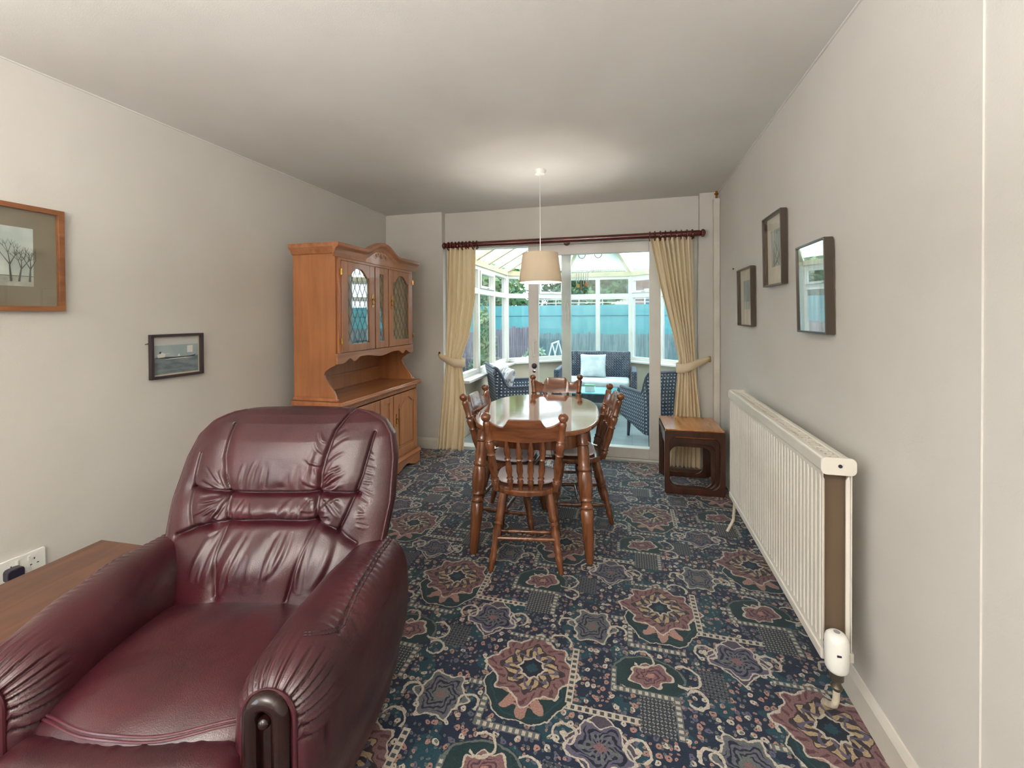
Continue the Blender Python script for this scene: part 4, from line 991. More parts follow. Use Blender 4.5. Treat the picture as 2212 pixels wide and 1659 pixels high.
def door(name, y0, y1, z0, z1, gy0, gy1, gz0, zs, zp, xf, kind, handle=None, hinge=None):
    th = .018; m = MB()
    m.box(xf-th, xf, y0, gy0, z0, z1).box(xf-th, xf, gy1, y1, z0, z1).box(xf-th, xf-.0006, gy0, gy1, z0, gz0)
    A = arch(gy0, gy1, zs, zp) if zp > zs else [(gy0, zs), (gy1, zs)]
    m.prism(A+[(gy1, z1), (gy0, z1)], pX, xf-th, xf-.0006)
    d = m.build(name, M_oak, dr, bevel=.0025)
    if kind == 'glass':
        MB().box(xf-.013, xf-.010, gy0-.004, gy1+.004, gz0-.004, zp+.004).build('leaded_pane', M_cabglass, d)
        L = MB(); pw = .062 if gy1-gy0 > .1 else .06; ph = .118; H = zp-gz0; W_ = gy1-gy0
        sl = ph/pw
        for s_ in (-1, 1):
            c = -H/sl-.2
            k = -14
            while k < 26:
                yy = gy0+k*pw; pts = []
                # line z = gz0 + s*sl*(y-yy)
                za = gz0+s_*sl*(gy0-yy); zb_ = gz0+s_*sl*(gy1-yy)
                t0, t1 = 0.0, 1.0; dz = zb_-za
                if abs(dz) > 1e-6:
                    ta, tb = (gz0-za)/dz, (zp-za)/dz
                    if ta > tb: ta, tb = tb, ta
                    t0, t1 = max(0, ta), min(1, tb)
                if t1-t0 > .03: L.tube([(xf-.0088, gy0+W_*t0, za+dz*t0), (xf-.0088, gy0+W_*t1, za+dz*t1)], .0016, 5)
                k += 1
        L.build('lead_lattice', M_lead, d)
    else:
        cy, w2 = (gy0+gy1)/2, (gy1-gy0)/2
        MB().prism([(gy0, gz0), (gy1, gz0)]+A[::-1], pX, xf-.016, xf-.009).build('recess_panel', M_oak, d)
        if w2 > .05:
            q = .030; A2 = arch(gy0+q, gy1-q, zs-.03, zp-.03)
            MB().prism([(gy0+q, gz0+q), (gy1-q, gz0+q)]+A2[::-1], pX, xf-.0089, xf-.001).build('raised_panel', M_oak, d, bevel=.006, seg=2)
    if handle:
        hy, hz = handle; h = MB()
        h.prism([(hy-.004, hz-.055), (hy+.004, hz-.055), (hy+.009, hz-.04), (hy+.005, hz-.02), (hy+.011, hz), (hy+.005, hz+.02), (hy+.009, hz+.04), (hy+.004, hz+.055), (hy-.004, hz+.055), (hy-.009, hz+.04), (hy-.005, hz+.02), (hy-.011, hz), (hy-.005, hz-.02), (hy-.009, hz-.04)], pX, xf+.0003, xf+.003)
        h.sphere((xf+.010, hy, hz+.012), .008, 10, 8)
        h.tube([(xf+.012+.003*math.sin(a), hy+.013*math.cos(a), hz-.010+.020*math.sin(a)) for a in [2*pi*q/16 for q in range(16)]], .0026, 6, closed=True)
        h.build('drop_handle', M_brass, d, smooth=True)
    if hinge:
        for hz in (z0+.08, z1-.08):
            MB().box(xf-.002, xf+.003, hinge-.014, hinge+.010, hz-.022, hz+.022).turn((xf+.004, hinge, hz-.02), (xf+.004, hinge, hz+.02), [(0, .004), (1, .004)], 8).build('hinge', M_brass, d)
    return d
xd = DXB+.018
door('lower_door', DY0+.040, 3.040, .148, .684, DY0+.105, 2.975, .205, .590, .640, xd, 'panel', (2.995, .45))
door('lower_centre_panel', 3.056, 3.240, .148, .684, 3.105, 3.190, .205, .635, .635, xd, 'panel')
door('lower_door', 3.256, DY1-.020, .148, .684, 3.322, 3.605, .205, .590, .640, xd, 'panel', (3.292, .47))
# --- upper unit with shaped open niche
side = [(DX0, .7615), (DXU+.012, .7615), (DXU+.012, .775), (DXU, .779), (DXU-.004, .80), (DXU-.020, .83), (DXU-.060, .875), (DXU-.088, .915), (DXU-.096, .94), (DXU-.085, .965), (DXU-.050, .990), (DXU-.012, 1.008), (DXU, 1.012), (DXU, 1.80), (DX0, 1.80)]
us = MB(); us.prism(side, pY, DY0, DY0+.018); us.build('side_panel', M_oak, dr, bevel=.002)
MB().prism(side, pY, DY1-.018, DY1).build('side_panel', M_oak, dr, bevel=.002)
for y0 in (DY0-.012, DY1+.0002): MB().prism([(DX0, .7615), (DXU+.018, .7615), (DXU+.018, .772), (DXU+.010, .785), (DX0, .785)], pY, y0, y0+.0118).build('foot_moulding', M_oaky, dr, bevel=.003)
MB().box(DX0+.001, DX0+.009, DY0+.0185, DY1-.0185, .7615, 1.80).build('back_board', M_oak, dr)
MB().box(DX0+.0095, DX0+.028, DY0+.0185, DY1-.0185, .865, .885).build('plate_ledge', M_oaky, dr, bevel=.004)
MB().box(DX0+.0095, DXU-.020, DY0+.0185, DY1-.0185, 1.070, 1.088).box(DX0+.0095, DXU-.030, DY0+.0185, DY1-.0185, 1.78, 1.7995).build('cupboard_boards', M_oak, dr)
MB().box(DX0+.0095, DXU-.060, DY0+.0185, DY1-.0185, 1.40, 1.415).build('inner_shelf', M_in, dr)
def skirtpoly(y0, y1):
    P = [(y0, 1.092), (y1, 1.092)]; n = 72; L = y1-y0
    for k in range(n+1):
        y = y1-L*k/n; e = min(y-y0, y1-y); u = e/(L/2)
        z = 1.018 if u < .12 else 1.018+.030*smoothstep(.12, .26, u)-.026*smoothstep(.26, .34, u)+.030*smoothstep(.36, .50, u)-.022*smoothstep(.62, 1.0, u)
        P.append((y, z))
    return P
MB().prism(skirtpoly(DY0+.0005, DY1-.0005), pX, DXU+.0005, DXU+.016).build('scalloped_apron', M_oaky, dr, bevel=.002)
MB().box(DXU-.018, DXU+.0155, DY0+.0185, DY0+.045, 1.094, 1.745).box(DXU-.018, DXU+.0155, DY1-.030, DY1-.0185, 1.094, 1.745).box(DXU-.018, DXU+.0155, DY0+.0185, DY1-.0185, 1.7455, 1.80).build('upper_face_frame', M_oak, dr)
xu = DXU+.024
door('glazed_door', 2.632, 3.036, 1.096, 1.742, 2.698, 2.968, 1.150, 1.640, 1.702, xu, 'glass', (3.003, 1.47), 2.622)
door('glazed_centre_panel', 3.050, 3.236, 1.096, 1.742, 3.108, 3.178, 1.150, 1.690, 1.690, xu, 'glass')
door('glazed_door', 3.250, 3.655, 1.096, 1.742, 3.318, 3.586, 1.150, 1.640, 1.702, xu, 'glass', (3.285, 1.47), 3.664)
# cornice with raised arch over the middle
def arc_z(y):
    u = (y-(DY0+DY1)/2)/((DY1-DY0)/2); a = abs(u)
    return .078*(1-smoothstep(.06, .46, a))+.006*smoothstep(.05, 0, a)
n = 60; prof = [(0.0, 1.762), (.004, 1.764), (.008, 1.785), (.020, 1.800), (.024, 1.815), (.040, 1.828), (.046, 1.832), (.046, 1.852), (.040, 1.858), (.0, 1.858)]
G = []
for k in range(n+1):
    y = DY0-.046+(DY1-DY0+.092)*k/n; az = arc_z(y)
    G.append([(DXU+.0165+dx, y, z+az*(1 if z > 1.77 else 0)) for dx, z in prof])
cm = MB().grid(np.array(G), cv=True); 
cm.add([G[0][i] for i in range(len(prof))], [tuple(range(len(prof)))]); cm.add([G[-1][i] for i in range(len(prof))], [tuple(range(len(prof)))[::-1]])
fp = [(DY0, 1.8005), (DY1, 1.8005)]+[(DY1-(DY1-DY0)*k/40, 1.850+arc_z(DY1-(DY1-DY0)*k/40)) for k in range(41)]
cm.prism(fp, pX, DXU-.016, DXU+.016)
for y0, y1, s_ in ((DY0-.044, DY0, -1), (DY1, DY1+.044, 1)):
    yy = (y1, y0) if s_ < 0 else (y0, y1)
    cm.prism([(yy[0], 1.785), (yy[0]+s_*.012, 1.79), (yy[0]+s_*.022, 1.812), (yy[0]+s_*.044, 1.830), (yy[0]+s_*.044, 1.858), (yy[0], 1.858)], lambda a, b_, q: (q, a, b_), DX0, DXU+.017)
cm.box(DX0, DXU-.0165, DY0, DY1, 1.8005, 1.812)
cm.build('cornice', M_oaky, dr, smooth=True, ang=30)
cv = MB(); yc = (DY0+DY1)/2
for k in range(5):
    a = pi*(k+.5)/5; cv.sphere((DXU+.022, yc+.075*math.cos(a), 1.825+.035*math.sin(a)), .014, 10, 8, (.4, 1.2, 1))
for s_ in (-1, 1):
    cv.tube([(DXU+.020, yc+s_*(.02+.03*t), 1.822+.012*math.sin(t*2.4)) for t in [i/3 for i in range(12)]], .0045, 6)
cv.sphere((DXU+.022, yc, 1.835), .018, 12, 8, (.5, 1, 1.2))
cv.build('carved_spray', M_oaky, dr, smooth=True)

# ---------------------------------------------------------------- conservatory furniture
def wickermat(name, dark, light):
    m, t = new_mat(name); X.t = t; out = N(t, 'ShaderNodeOutputMaterial'); p = N(t, 'ShaderNodeBsdfPrincipled'); uv = N(t, 'ShaderNodeUVMap')
    s1 = N(t, 'ShaderNodeSeparateXYZ'); t.links.new(uv.outputs[0], s1.inputs[0]); u, v = X(s1.outputs[0]), X(s1.outputs[1])
    k = 2*pi/.036; h = xsin(u*k)*xsin(v*k); hole = xmax(xabs(xsin(u*(k/2))), xabs(xsin(v*(k/2))))
    mx = N(t, 'ShaderNodeMix', data_type='RGBA'); mx.inputs[6].default_value = dark; mx.inputs[7].default_value = light
    t.links.new((hole < .55).v, mx.inputs[0]); t.links.new(mx.outputs[2], p.inputs['Base Color'])
    b = N(t, 'ShaderNodeBump'); b.inputs['Strength'].default_value = .8; b.inputs['Distance'].default_value = .006; t.links.new(h.v, b.inputs['Height']); t.links.new(b.outputs[0], p.inputs['Normal'])
    p.inputs['Roughness'].default_value = .4; t.links.new(p.outputs[0], out.inputs[0]); return m
M_wick = wickermat('grey_wicker', c3(64, 74, 92), c3(196, 206, 214))
M_wickd = mat('wicker_frame', c3(52, 62, 78), .45)
def uvmap(o, fn):
    me = o.data; l = me.uv_layers.new(name='UVMap')
    co = np.empty(len(me.vertices)*3); me.vertices.foreach_get('co', co); co = co.reshape(-1, 3)
    li = np.empty(len(me.loops), int); me.loops.foreach_get('vertex_index', li)
    l.data.foreach_set('uv', np.array([fn(*co[i]) for i in li]).astype(np.float32).ravel())
def wicker_chair(label, loc, rz):
    t = thing('wicker_armchair', label, 'armchair', loc, math.radians(rz), 'wicker armchairs')
    # tub shell: U-shaped plan, open to +y; path parameter s -1..1
    n = 72; W_, Dp, rc = .30, .29, .07; arc = []; Ls = (W_-rc)+rc*pi/2+.50
    for k in range(n+1):
        s_ = -1+2*k/n; d_ = abs(s_)*Ls
        if d_ < W_-rc: x, y = d_, -Dp
        elif d_ < W_-rc+rc*pi/2: th = (d_-(W_-rc))/rc; x, y = W_-rc+rc*math.sin(th), -Dp+rc*(1-math.cos(th))
        else: x, y = W_, -Dp+rc+(d_-(W_-rc)-rc*pi/2)
        fl = max(0, d_-(W_-rc)-rc*pi/2)/.50
        ztop = .545+.225*(1-smoothstep(W_-rc*.5, W_+rc*1.1, d_)); zbot = .13+.10*fl
        arc.append((math.copysign(x, s_), y, ztop, zbot, .05*(1-smoothstep(W_-rc, W_+rc, d_))))
    me = MB(); V = []
    m_ = 10
    for (x, y, zt, zb, tl) in arc:
        row = []
        for j in range(m_+1):
            z = zb+(zt-zb)*j/m_; q = max(0, (z-.35)/.45); r = math.hypot(x, y)+1e-6
            row.append((x*(1+.10*q*q), y-tl*q*q*1.1, z))
        V.append(row)
    sh = me.grid(np.array(V)).build('woven_shell', M_wick, t, smooth=True, solid=.028, ang=180)
    uvmap(sh, lambda x, y, z: (x if abs(x) < .25 else (math.copysign(.25, x)+math.copysign(1, x)*(y+.29)*1.0), z))
    rim = [tuple(r[-1]) for r in V]
    MB().tube(rim, .019, 8).build('rim', M_wickd, t, smooth=True)
    s0 = MB().prism(supere(.55, .54, 5, 40, 0, .0), lambda a, b_, q: (a, b_, q), .235, .285).build('seat_base', M_wickd, t, bevel=.01)
    MB().prism(supere(.50, .48, 3.5, 40, 0, .02), lambda a, b_, q: (a, b_, q), .286, .37).build('seat_pad', M_whitecloth, t, bevel=.03, seg=4)
    for sx_ in (-1, 1):
        for y in (-.24, .22): MB().turn((sx_*.25, y, .001), (sx_*.24, y*.95, .24), [(0, .015), (1, .024)], 12).build('leg', M_wickd, t, smooth=True)
    return t
wicker_chair('grey wicker tub armchair on the right of the conservatory, its back towards the doors', (.335, 4.97, 0), 28)
wicker_chair('grey wicker tub armchair on the left of the conservatory, facing right', (-1.27, 5.03, 0), -62)
def cushion(name, label, loc, rot, w_, h_, th, mt, group=None):
    n = 22; G = []
    V = MB()
    for side_ in (1, -1):
        G = np.zeros((n+1, n+1, 3))
        for i in range(n+1):
            for j in range(n+1):
                a, b_ = -1+2*i/n, -1+2*j/n; p_ = (1-a**4)*(1-b_**4); pin = 1-.07*(1-a*a) if abs(b_) > .98 else 1
                ww = 1-.05*(1-abs(b_)**2)*0-.06*(1-a*a)*0
                G[i, j] = (a*w_/2*(1-.05*(1-b_*b_)), b_*h_/2*(1-.05*(1-a*a)), side_*th/2*max(0, p_)**.5)
        V.grid(G)
    o = V.build(name, mt, smooth=True, weld=True, ang=180); o.location = loc; o.rotation_euler = rot
    return tag(o, label, 'cushion', group)
M_pat = mat('patterned_cushion_cloth', c3(214, 214, 216), .9, col2=c3(120, 128, 136), nscale=16, contrast=(.5, .56))
cushion('scatter_cushion', 'pale patterned cushion leaning in the left wicker armchair', (-1.395, 4.965, .555), (math.radians(72), 0, math.radians(-62)), .40, .38, .12, M_pat)
cushion('scatter_cushion', 'pale patterned cushion in the right wicker armchair', (.42, 4.815, .56), (math.radians(74), 0, math.radians(28)), .40, .38, .12, M_pat)
# two-seat sofa
SX, SY = -.43, 6.30
so_ = thing('wicker_sofa', 'dark wicker two-seat sofa at the far end of the conservatory', 'sofa', (SX, SY, 0))
M_sofaw = wickermat('sofa_wicker', c3(54, 66, 84), c3(92, 106, 124))
def wbox(name, x0, x1, y0, y1, z0, z1, mt=None, bev=.02):
    o = MB().box(x0, x1, y0, y1, z0, z1).build(name, mt or M_sofaw, so_, bevel=bev, seg=3); uvmap(o, lambda x, y, z: (x+y, z)); return o
wbox('back', -.48, .48, .24, .33, .20, .82); wbox('seat_frame', -.47, .47, -.28, .235, .16, .36)
wbox('armrest', -.56, -.483, -.30, .33, .12, .60); wbox('armrest', .483, .56, -.30, .33, .12, .60)
for sx_ in (-1, 1):
    for y in (-.26, .28): MB().box(sx_*.52-.025, sx_*.52+.025, y-.025, y+.025, .001, .119).build('leg', M_wickd, so_)
MB().prism(rrect(.93, .50, .06, 6, 0, -.03), lambda a, b_, q: (a, b_, q), .3605, .455).build('seat_cushion', M_whitecloth, so_, bevel=.035, seg=5)
cushion('scatter_cushion', 'square grey-white cushion standing on the sofa', (SX-.05, 6.43, .618), (math.radians(74), 0, math.radians(2)), .37, .34, .13, M_whitecloth)
# coffee table with things on it
ct = thing('coffee_table', 'low turquoise-topped glass table in front of the sofa', 'table', (-.52, 5.50, 0))
MB().box(-.40, .40, -.24, .24, .405, .42).build('glass_top', mat('turquoise_glass', c3(126, 214, 222), .12, coat=.8), ct, bevel=.004)
MB().box(-.38, .38, -.22, .22, .30, .404).build('wicker_frame', M_wickd, ct, bevel=.01)
for sx_ in (-1, 1):
    for sy_ in (-1, 1): MB().box(sx_*.35-.022, sx_*.35+.022, sy_*.19-.022, sy_*.19+.022, .001, .2995).build('leg', M_wickd, ct)
def mug(label, loc, r, h, mt):
    m = MB().turn((0, 0, .0008), (0, 0, h), [(0, r*.8), (.1, r*.95), (.5, r), (1, r)], 20).build('mug', mt, smooth=True, ang=50)
    h_ = MB().tube([(r*.95, 0, h*.75), (r*1.6, 0, h*.68), (r*1.65, 0, h*.4), (r*.95, 0, h*.25)], .005, 8).build('handle', mt, m, smooth=True)
    m.location = loc; return tag(m, label, 'mug')
mug('small blue and white mug on the conservatory coffee table', (-.66, 5.36, .42), .04, .09, mat('blue_glaze', c3(84, 116, 190), .2, coat=.6))
mug('white mug at the left end of the coffee table', (-.82, 5.38, .42), .045, .10, M_white)
tub = MB().prism(rrect(.12, .08, .01, 4), lambda a, b_, q: (a, b_, q), .0008, .07).build('storage_tub', M_white, bevel=.004); tub.location = (-.44, 5.38, .42)
MB().prism(rrect(.124, .084, .01, 4), lambda a, b_, q: (a, b_, q), .0705, .082).build('lid', mat('green_lid', c3(120, 170, 130), .4), tub)
tag(tub, 'small white tub with a green lid on the coffee table', 'tub')
# ---------------------------------------------------------------- hanging ornaments
wc = thing('wind_chime', 'triangular wind chime with metal tubes hanging behind the glass door', 'wind chime', (-.468, 4.75, 1.985))
MB().tube([(0.0, 0, .760), (0, 0, 0)], .0015, 5).build('hanging_thread', M_chrome, wc)
tri = [(0, 0, -.005), (-.078, 0, -.165), (.078, 0, -.165)]
MB().tube(tri, .004, 6, closed=True).build('triangle', M_chrome, wc, smooth=True)
for k, (x, l) in enumerate(((-.062, .12), (-.036, .10), (-.010, .15), (.014, .13), (.040, .11), (.062, .10))):
    MB().tube([(x, 0, -.168), (x, 0, -.172-l)], .0036, 8).build('chime_tube', M_chrome, wc, smooth=True)
for x, c, z in ((-.045, (222, 190, 96), -.31), (.046, (206, 104, 34), -.30)):
    tk = [(x+.026*math.cos(a)*(1 if q % 2 else .6), -.002, z+.026*math.sin(a)*(1 if q % 2 else .6)) for q, a in enumerate([2*pi*i/12 for i in range(12)])]
    MB().prism([(p_[0], p_[2]) for p_ in tk], lambda a, b_, q: (a, q, b_), -.012, -.006).build('charm', mat('charm_paint', c3(*c), .4), wc)
MB().box(-.020, -.006, -.012, -.006, -.36, -.25).build('clapper', mat('clapper_wood', c3(142, 96, 66), .6), wc)
w2 = thing('hanging_ornament', 'white shell and tube ornament hanging beside the door stile', 'ornament', (-.560, 4.125, 1.50))
MB().tube([(0, .022, .03), (0, .0, .012), (0, 0, -.03)], .0018, 5).build('thread', M_plastic, w2)
for x, l, z, s_ in ((-.026, .085, -.02, .2), (-.008, .10, -.0, -.15), (.010, .11, -.03, .22), (.024, .12, -.10, .0), (.006, .10, -.14, .05)):
    MB().turn((x, 0, z), (x+s_*.06, -.002, z-l), [(0, .004), (.5, .0065), (1, .004)], 8).build('hanging_tube', M_plastic, w2, smooth=True)
for k, (x, lab) in enumerate(((-.425, 'curved wire hook on the conservatory side of the glass above the wind chime'), (-.268, 'second curved wire hook, right of the one above the wind chime'))):
    o = MB().tube([(x-.033*math.cos(a), 4.30, 1.945-.038*math.sin(a)) for a in [pi*q/12 for q in range(13)]], .004, 8)
    o = o.tube([(x-.033, 4.30, 1.945), (x-.02, 4.2765, 2.02)], .003, 6).tube([(x+.033, 4.30, 1.945), (x+.02, 4.2765, 2.02)], .003, 6).build('wire_hook', M_lead, smooth=True); tag(o, lab, 'hook')

# ---------------------------------------------------------------- burgundy leather armchair
ac = thing('leather_armchair', 'burgundy leather reclining armchair in the left foreground', 'armchair', (-1.19, 1.0, 0), math.radians(13))
BCX = .035
def segdist(Px, Pz, poly):
    """distance from points to a polyline, and arc parameter"""
    D = np.full(Px.shape, 9.0)
    for (x0, z0), (x1, z1) in zip(poly[:-1], poly[1:]):
        dx, dz = x1-x0, z1-z0; L2 = dx*dx+dz*dz
        t = np.clip(((Px-x0)*dx+(Pz-z0)*dz)/L2, 0, 1); D = np.minimum(D, np.hypot(Px-x0-t*dx, Pz-z0-t*dz))
    return D
def crease(Px, Pz, p0, p1, amp, wd, curve=0.0):
    """an elongated fold between two points: a ridge with a thin valley on one side, fading at both ends"""
    (x0, z0), (x1, z1) = p0, p1; dx, dz = x1-x0, z1-z0; L = math.hypot(dx, dz); ux, uz = dx/L, dz/L
    a = (Px-x0)*ux+(Pz-z0)*uz; b_ = -(Px-x0)*uz+(Pz-z0)*ux; t = a/L
    b_ = b_-curve*L*4*t*(1-t)
    env = np.where((t > 0) & (t < 1), np.sin(np.clip(t, 0, 1)*pi)**.7, 0)
    return amp*env*(np.exp(-(b_/wd)**2)-.9*np.exp(-((b_-wd*1.7)/(wd*.8))**2))
# back: closed pillow, cross-sections from the seat to the top
nv, nu = 330, 600
vv = np.linspace(0, 1, nv); z0b, z1b = .30, .985
zc = z0b+(z1b-z0b)*vv
lean = .075+(zc-.30)*.46
Wd = np.interp(vv, [0, .15, .35, .55, .75, .86, .93, .97, .99, 1.0], [.30, .34, .395, .412, .405, .385, .345, .285, .21, .04])
Th = np.interp(vv, [0, .1, .5, .85, .93, .97, .99, 1.0], [.085, .10, .105, .088, .070, .050, .030, .004])
ang = np.linspace(0, 2*pi, nu, endpoint=False)
ca, sa = np.cos(ang), np.sin(ang); e = 3.1
cx_ = np.sign(ca)*np.abs(ca)**(2/e); cy_ = np.sign(sa)*np.abs(sa)**(2/2.3)
Xg = BCX+Wd[:, None]*cx_[None, :]; Yg = lean[:, None]+.10+Th[:, None]*cy_[None, :]; Zg = np.repeat(zc[:, None], nu, 1)
front = np.clip(-sa, 0, 1)[None, :]**.35
Px, Pz = Xg-.0, Zg
rel = np.zeros_like(Px)
SA = [(-.29, .722), (-.136, .712), (.186, .714), (.33, .706)]
SBc = [(-.30, .575), (-.245, .597), (-.197, .614), (-.102, .627), (.045, .633), (.195, .627), (.285, .592), (.34, .560)]
VLt = [(-.20, .93), (-.19, .828), (-.150, .74), (-.136, .712), (-.118, .624), (-.112, .535), (-.092, .43)]
VRt = [(.25, .985), (.208, .913), (.190, .807), (.186, .714), (.195, .627)]
VRb = [(.195, .627), (.171, .525), (.149, .42)]
OL = [(-.30, .83), (-.29, .72), (-.246, .597)]
OR = [(.352, .90), (.333, .764), (.300, .650), (.275, .595)]
for poly, dp, wd in ((SA, .020, .0065), (SBc, .024, .009), (VLt, .014, .0048), (VRt, .018, .0060), (VRb, .012, .0045), (OL, .012, .0050), (OR, .015, .0050)):
    D = segdist(Px, Pz, poly); rel -= dp*np.exp(-(D/wd)**2)+dp*.62*np.exp(-(D/(wd*5.0))**2)
# pillow swell of the sections
rel += .022*np.exp(-((Pz-.86)/.09)**2)*np.exp(-((Px-.03)/.20)**2)+.015*np.exp(-((Pz-.668)/.028)**2)*np.exp(-((Px-.03)/.13)**4)+.030*np.exp(-((Pz-.52)/.075)**2)*np.exp(-((Px-.03)/.22)**2)
rs = np.random.RandomState(21)
folds = []
# radiating from the seam crossings
for (cx, cz), a0, a1, n_, lo, hi in (((-.136, .712), 112, 252, 11, .07, .15), ((.186, .714), -62, 72, 10, .06, .13), ((-.12, .625), 150, 215, 4, .05, .10), ((.19, .627), -30, 40, 4, .05, .09)):
    for k in range(n_):
        a = math.radians(a0+(a1-a0)*(k+rs.uniform(.2, .8))/n_); L = rs.uniform(lo, hi)
        folds.append(((cx+math.cos(a)*.008, cz+math.sin(a)*.008), (cx+math.cos(a)*L, cz+math.sin(a)*L), rs.uniform(.0030, .0058), rs.uniform(.0045, .0075), rs.uniform(-.08, .08)))
# above the middle seam
for k in range(9):
    x = -.11+.30*(k+rs.uniform(.2, .8))/9; folds.append(((x+rs.uniform(-.03, .03), .83+rs.uniform(-.04, .03)), (x+rs.uniform(-.005, .02), .722), rs.uniform(.003, .0058), rs.uniform(.005, .009), rs.uniform(-.1, .1)))
# puckers in the narrow band
for k in range(17):
    x = -.125+.31*(k+.5)/17; s_ = rs.uniform(-.015, .022); folds.append(((x-s_, .632), (x+s_, .706), rs.uniform(.0028, .0052), rs.uniform(.004, .006), rs.uniform(-.15, .15)))
# long folds below
for k in range(12):
    x = -.21+.46*(k+rs.uniform(.1, .9))/12; folds.append(((x+.03*math.copysign(1, .0-x)*0+rs.uniform(.0, .05), .615), (x-rs.uniform(-.01, .03), .44+rs.uniform(0, .05)), rs.uniform(.0045, .0085), rs.uniform(.007, .012), rs.uniform(-.15, .15)))
for k in range(7):
    z = .66+.25*k/7; folds.append(((.20, z-.01), (.20+rs.uniform(.05, .10), z+rs.uniform(.01, .05)), rs.uniform(.002, .004), .006, .1))
    folds.append(((.19, z), (.19-rs.uniform(.03, .07), z+rs.uniform(.015, .05)), rs.uniform(.002, .004), .005, .1))
for k in range(10):
    z = .62+.25*k/10; folds.append(((.335, z), (.335+rs.uniform(.02, .05), z-rs.uniform(.0, .02)), .0025, .0045, 0))
for p0, p1, am, wd, cu in folds: rel += crease(Px, Pz, p0, p1, am, wd, cu)
Yg = Yg-rel*front
# piping along the outer edge
Gb = np.stack([Xg, Yg, Zg], -1)
mb = MB().grid(Gb, cv=True); mb.add(Gb[0].tolist(), [tuple(range(nu))]); mb.add(Gb[-1].tolist(), [tuple(range(nu))[::-1]])
bk_ = mb.build('back_cushion', M_leather, ac, smooth=True, ang=180)
pts = []
for k in range(8, nv-4, 4):
    i = int(nu*(1-.045)); pts.append(tuple(Gb[k, i]+np.array([.001, -.002, 0])))
MB().tube(pts, .0042, 6).build('piping', M_leatherdk, bk_, smooth=True)
pts = [tuple(Gb[k, int(nu*.545)]+np.array([-.001, -.002, 0])) for k in range(8, nv-4, 4)]
MB().tube(pts, .0042, 6).build('piping', M_leatherdk, bk_, smooth=True)

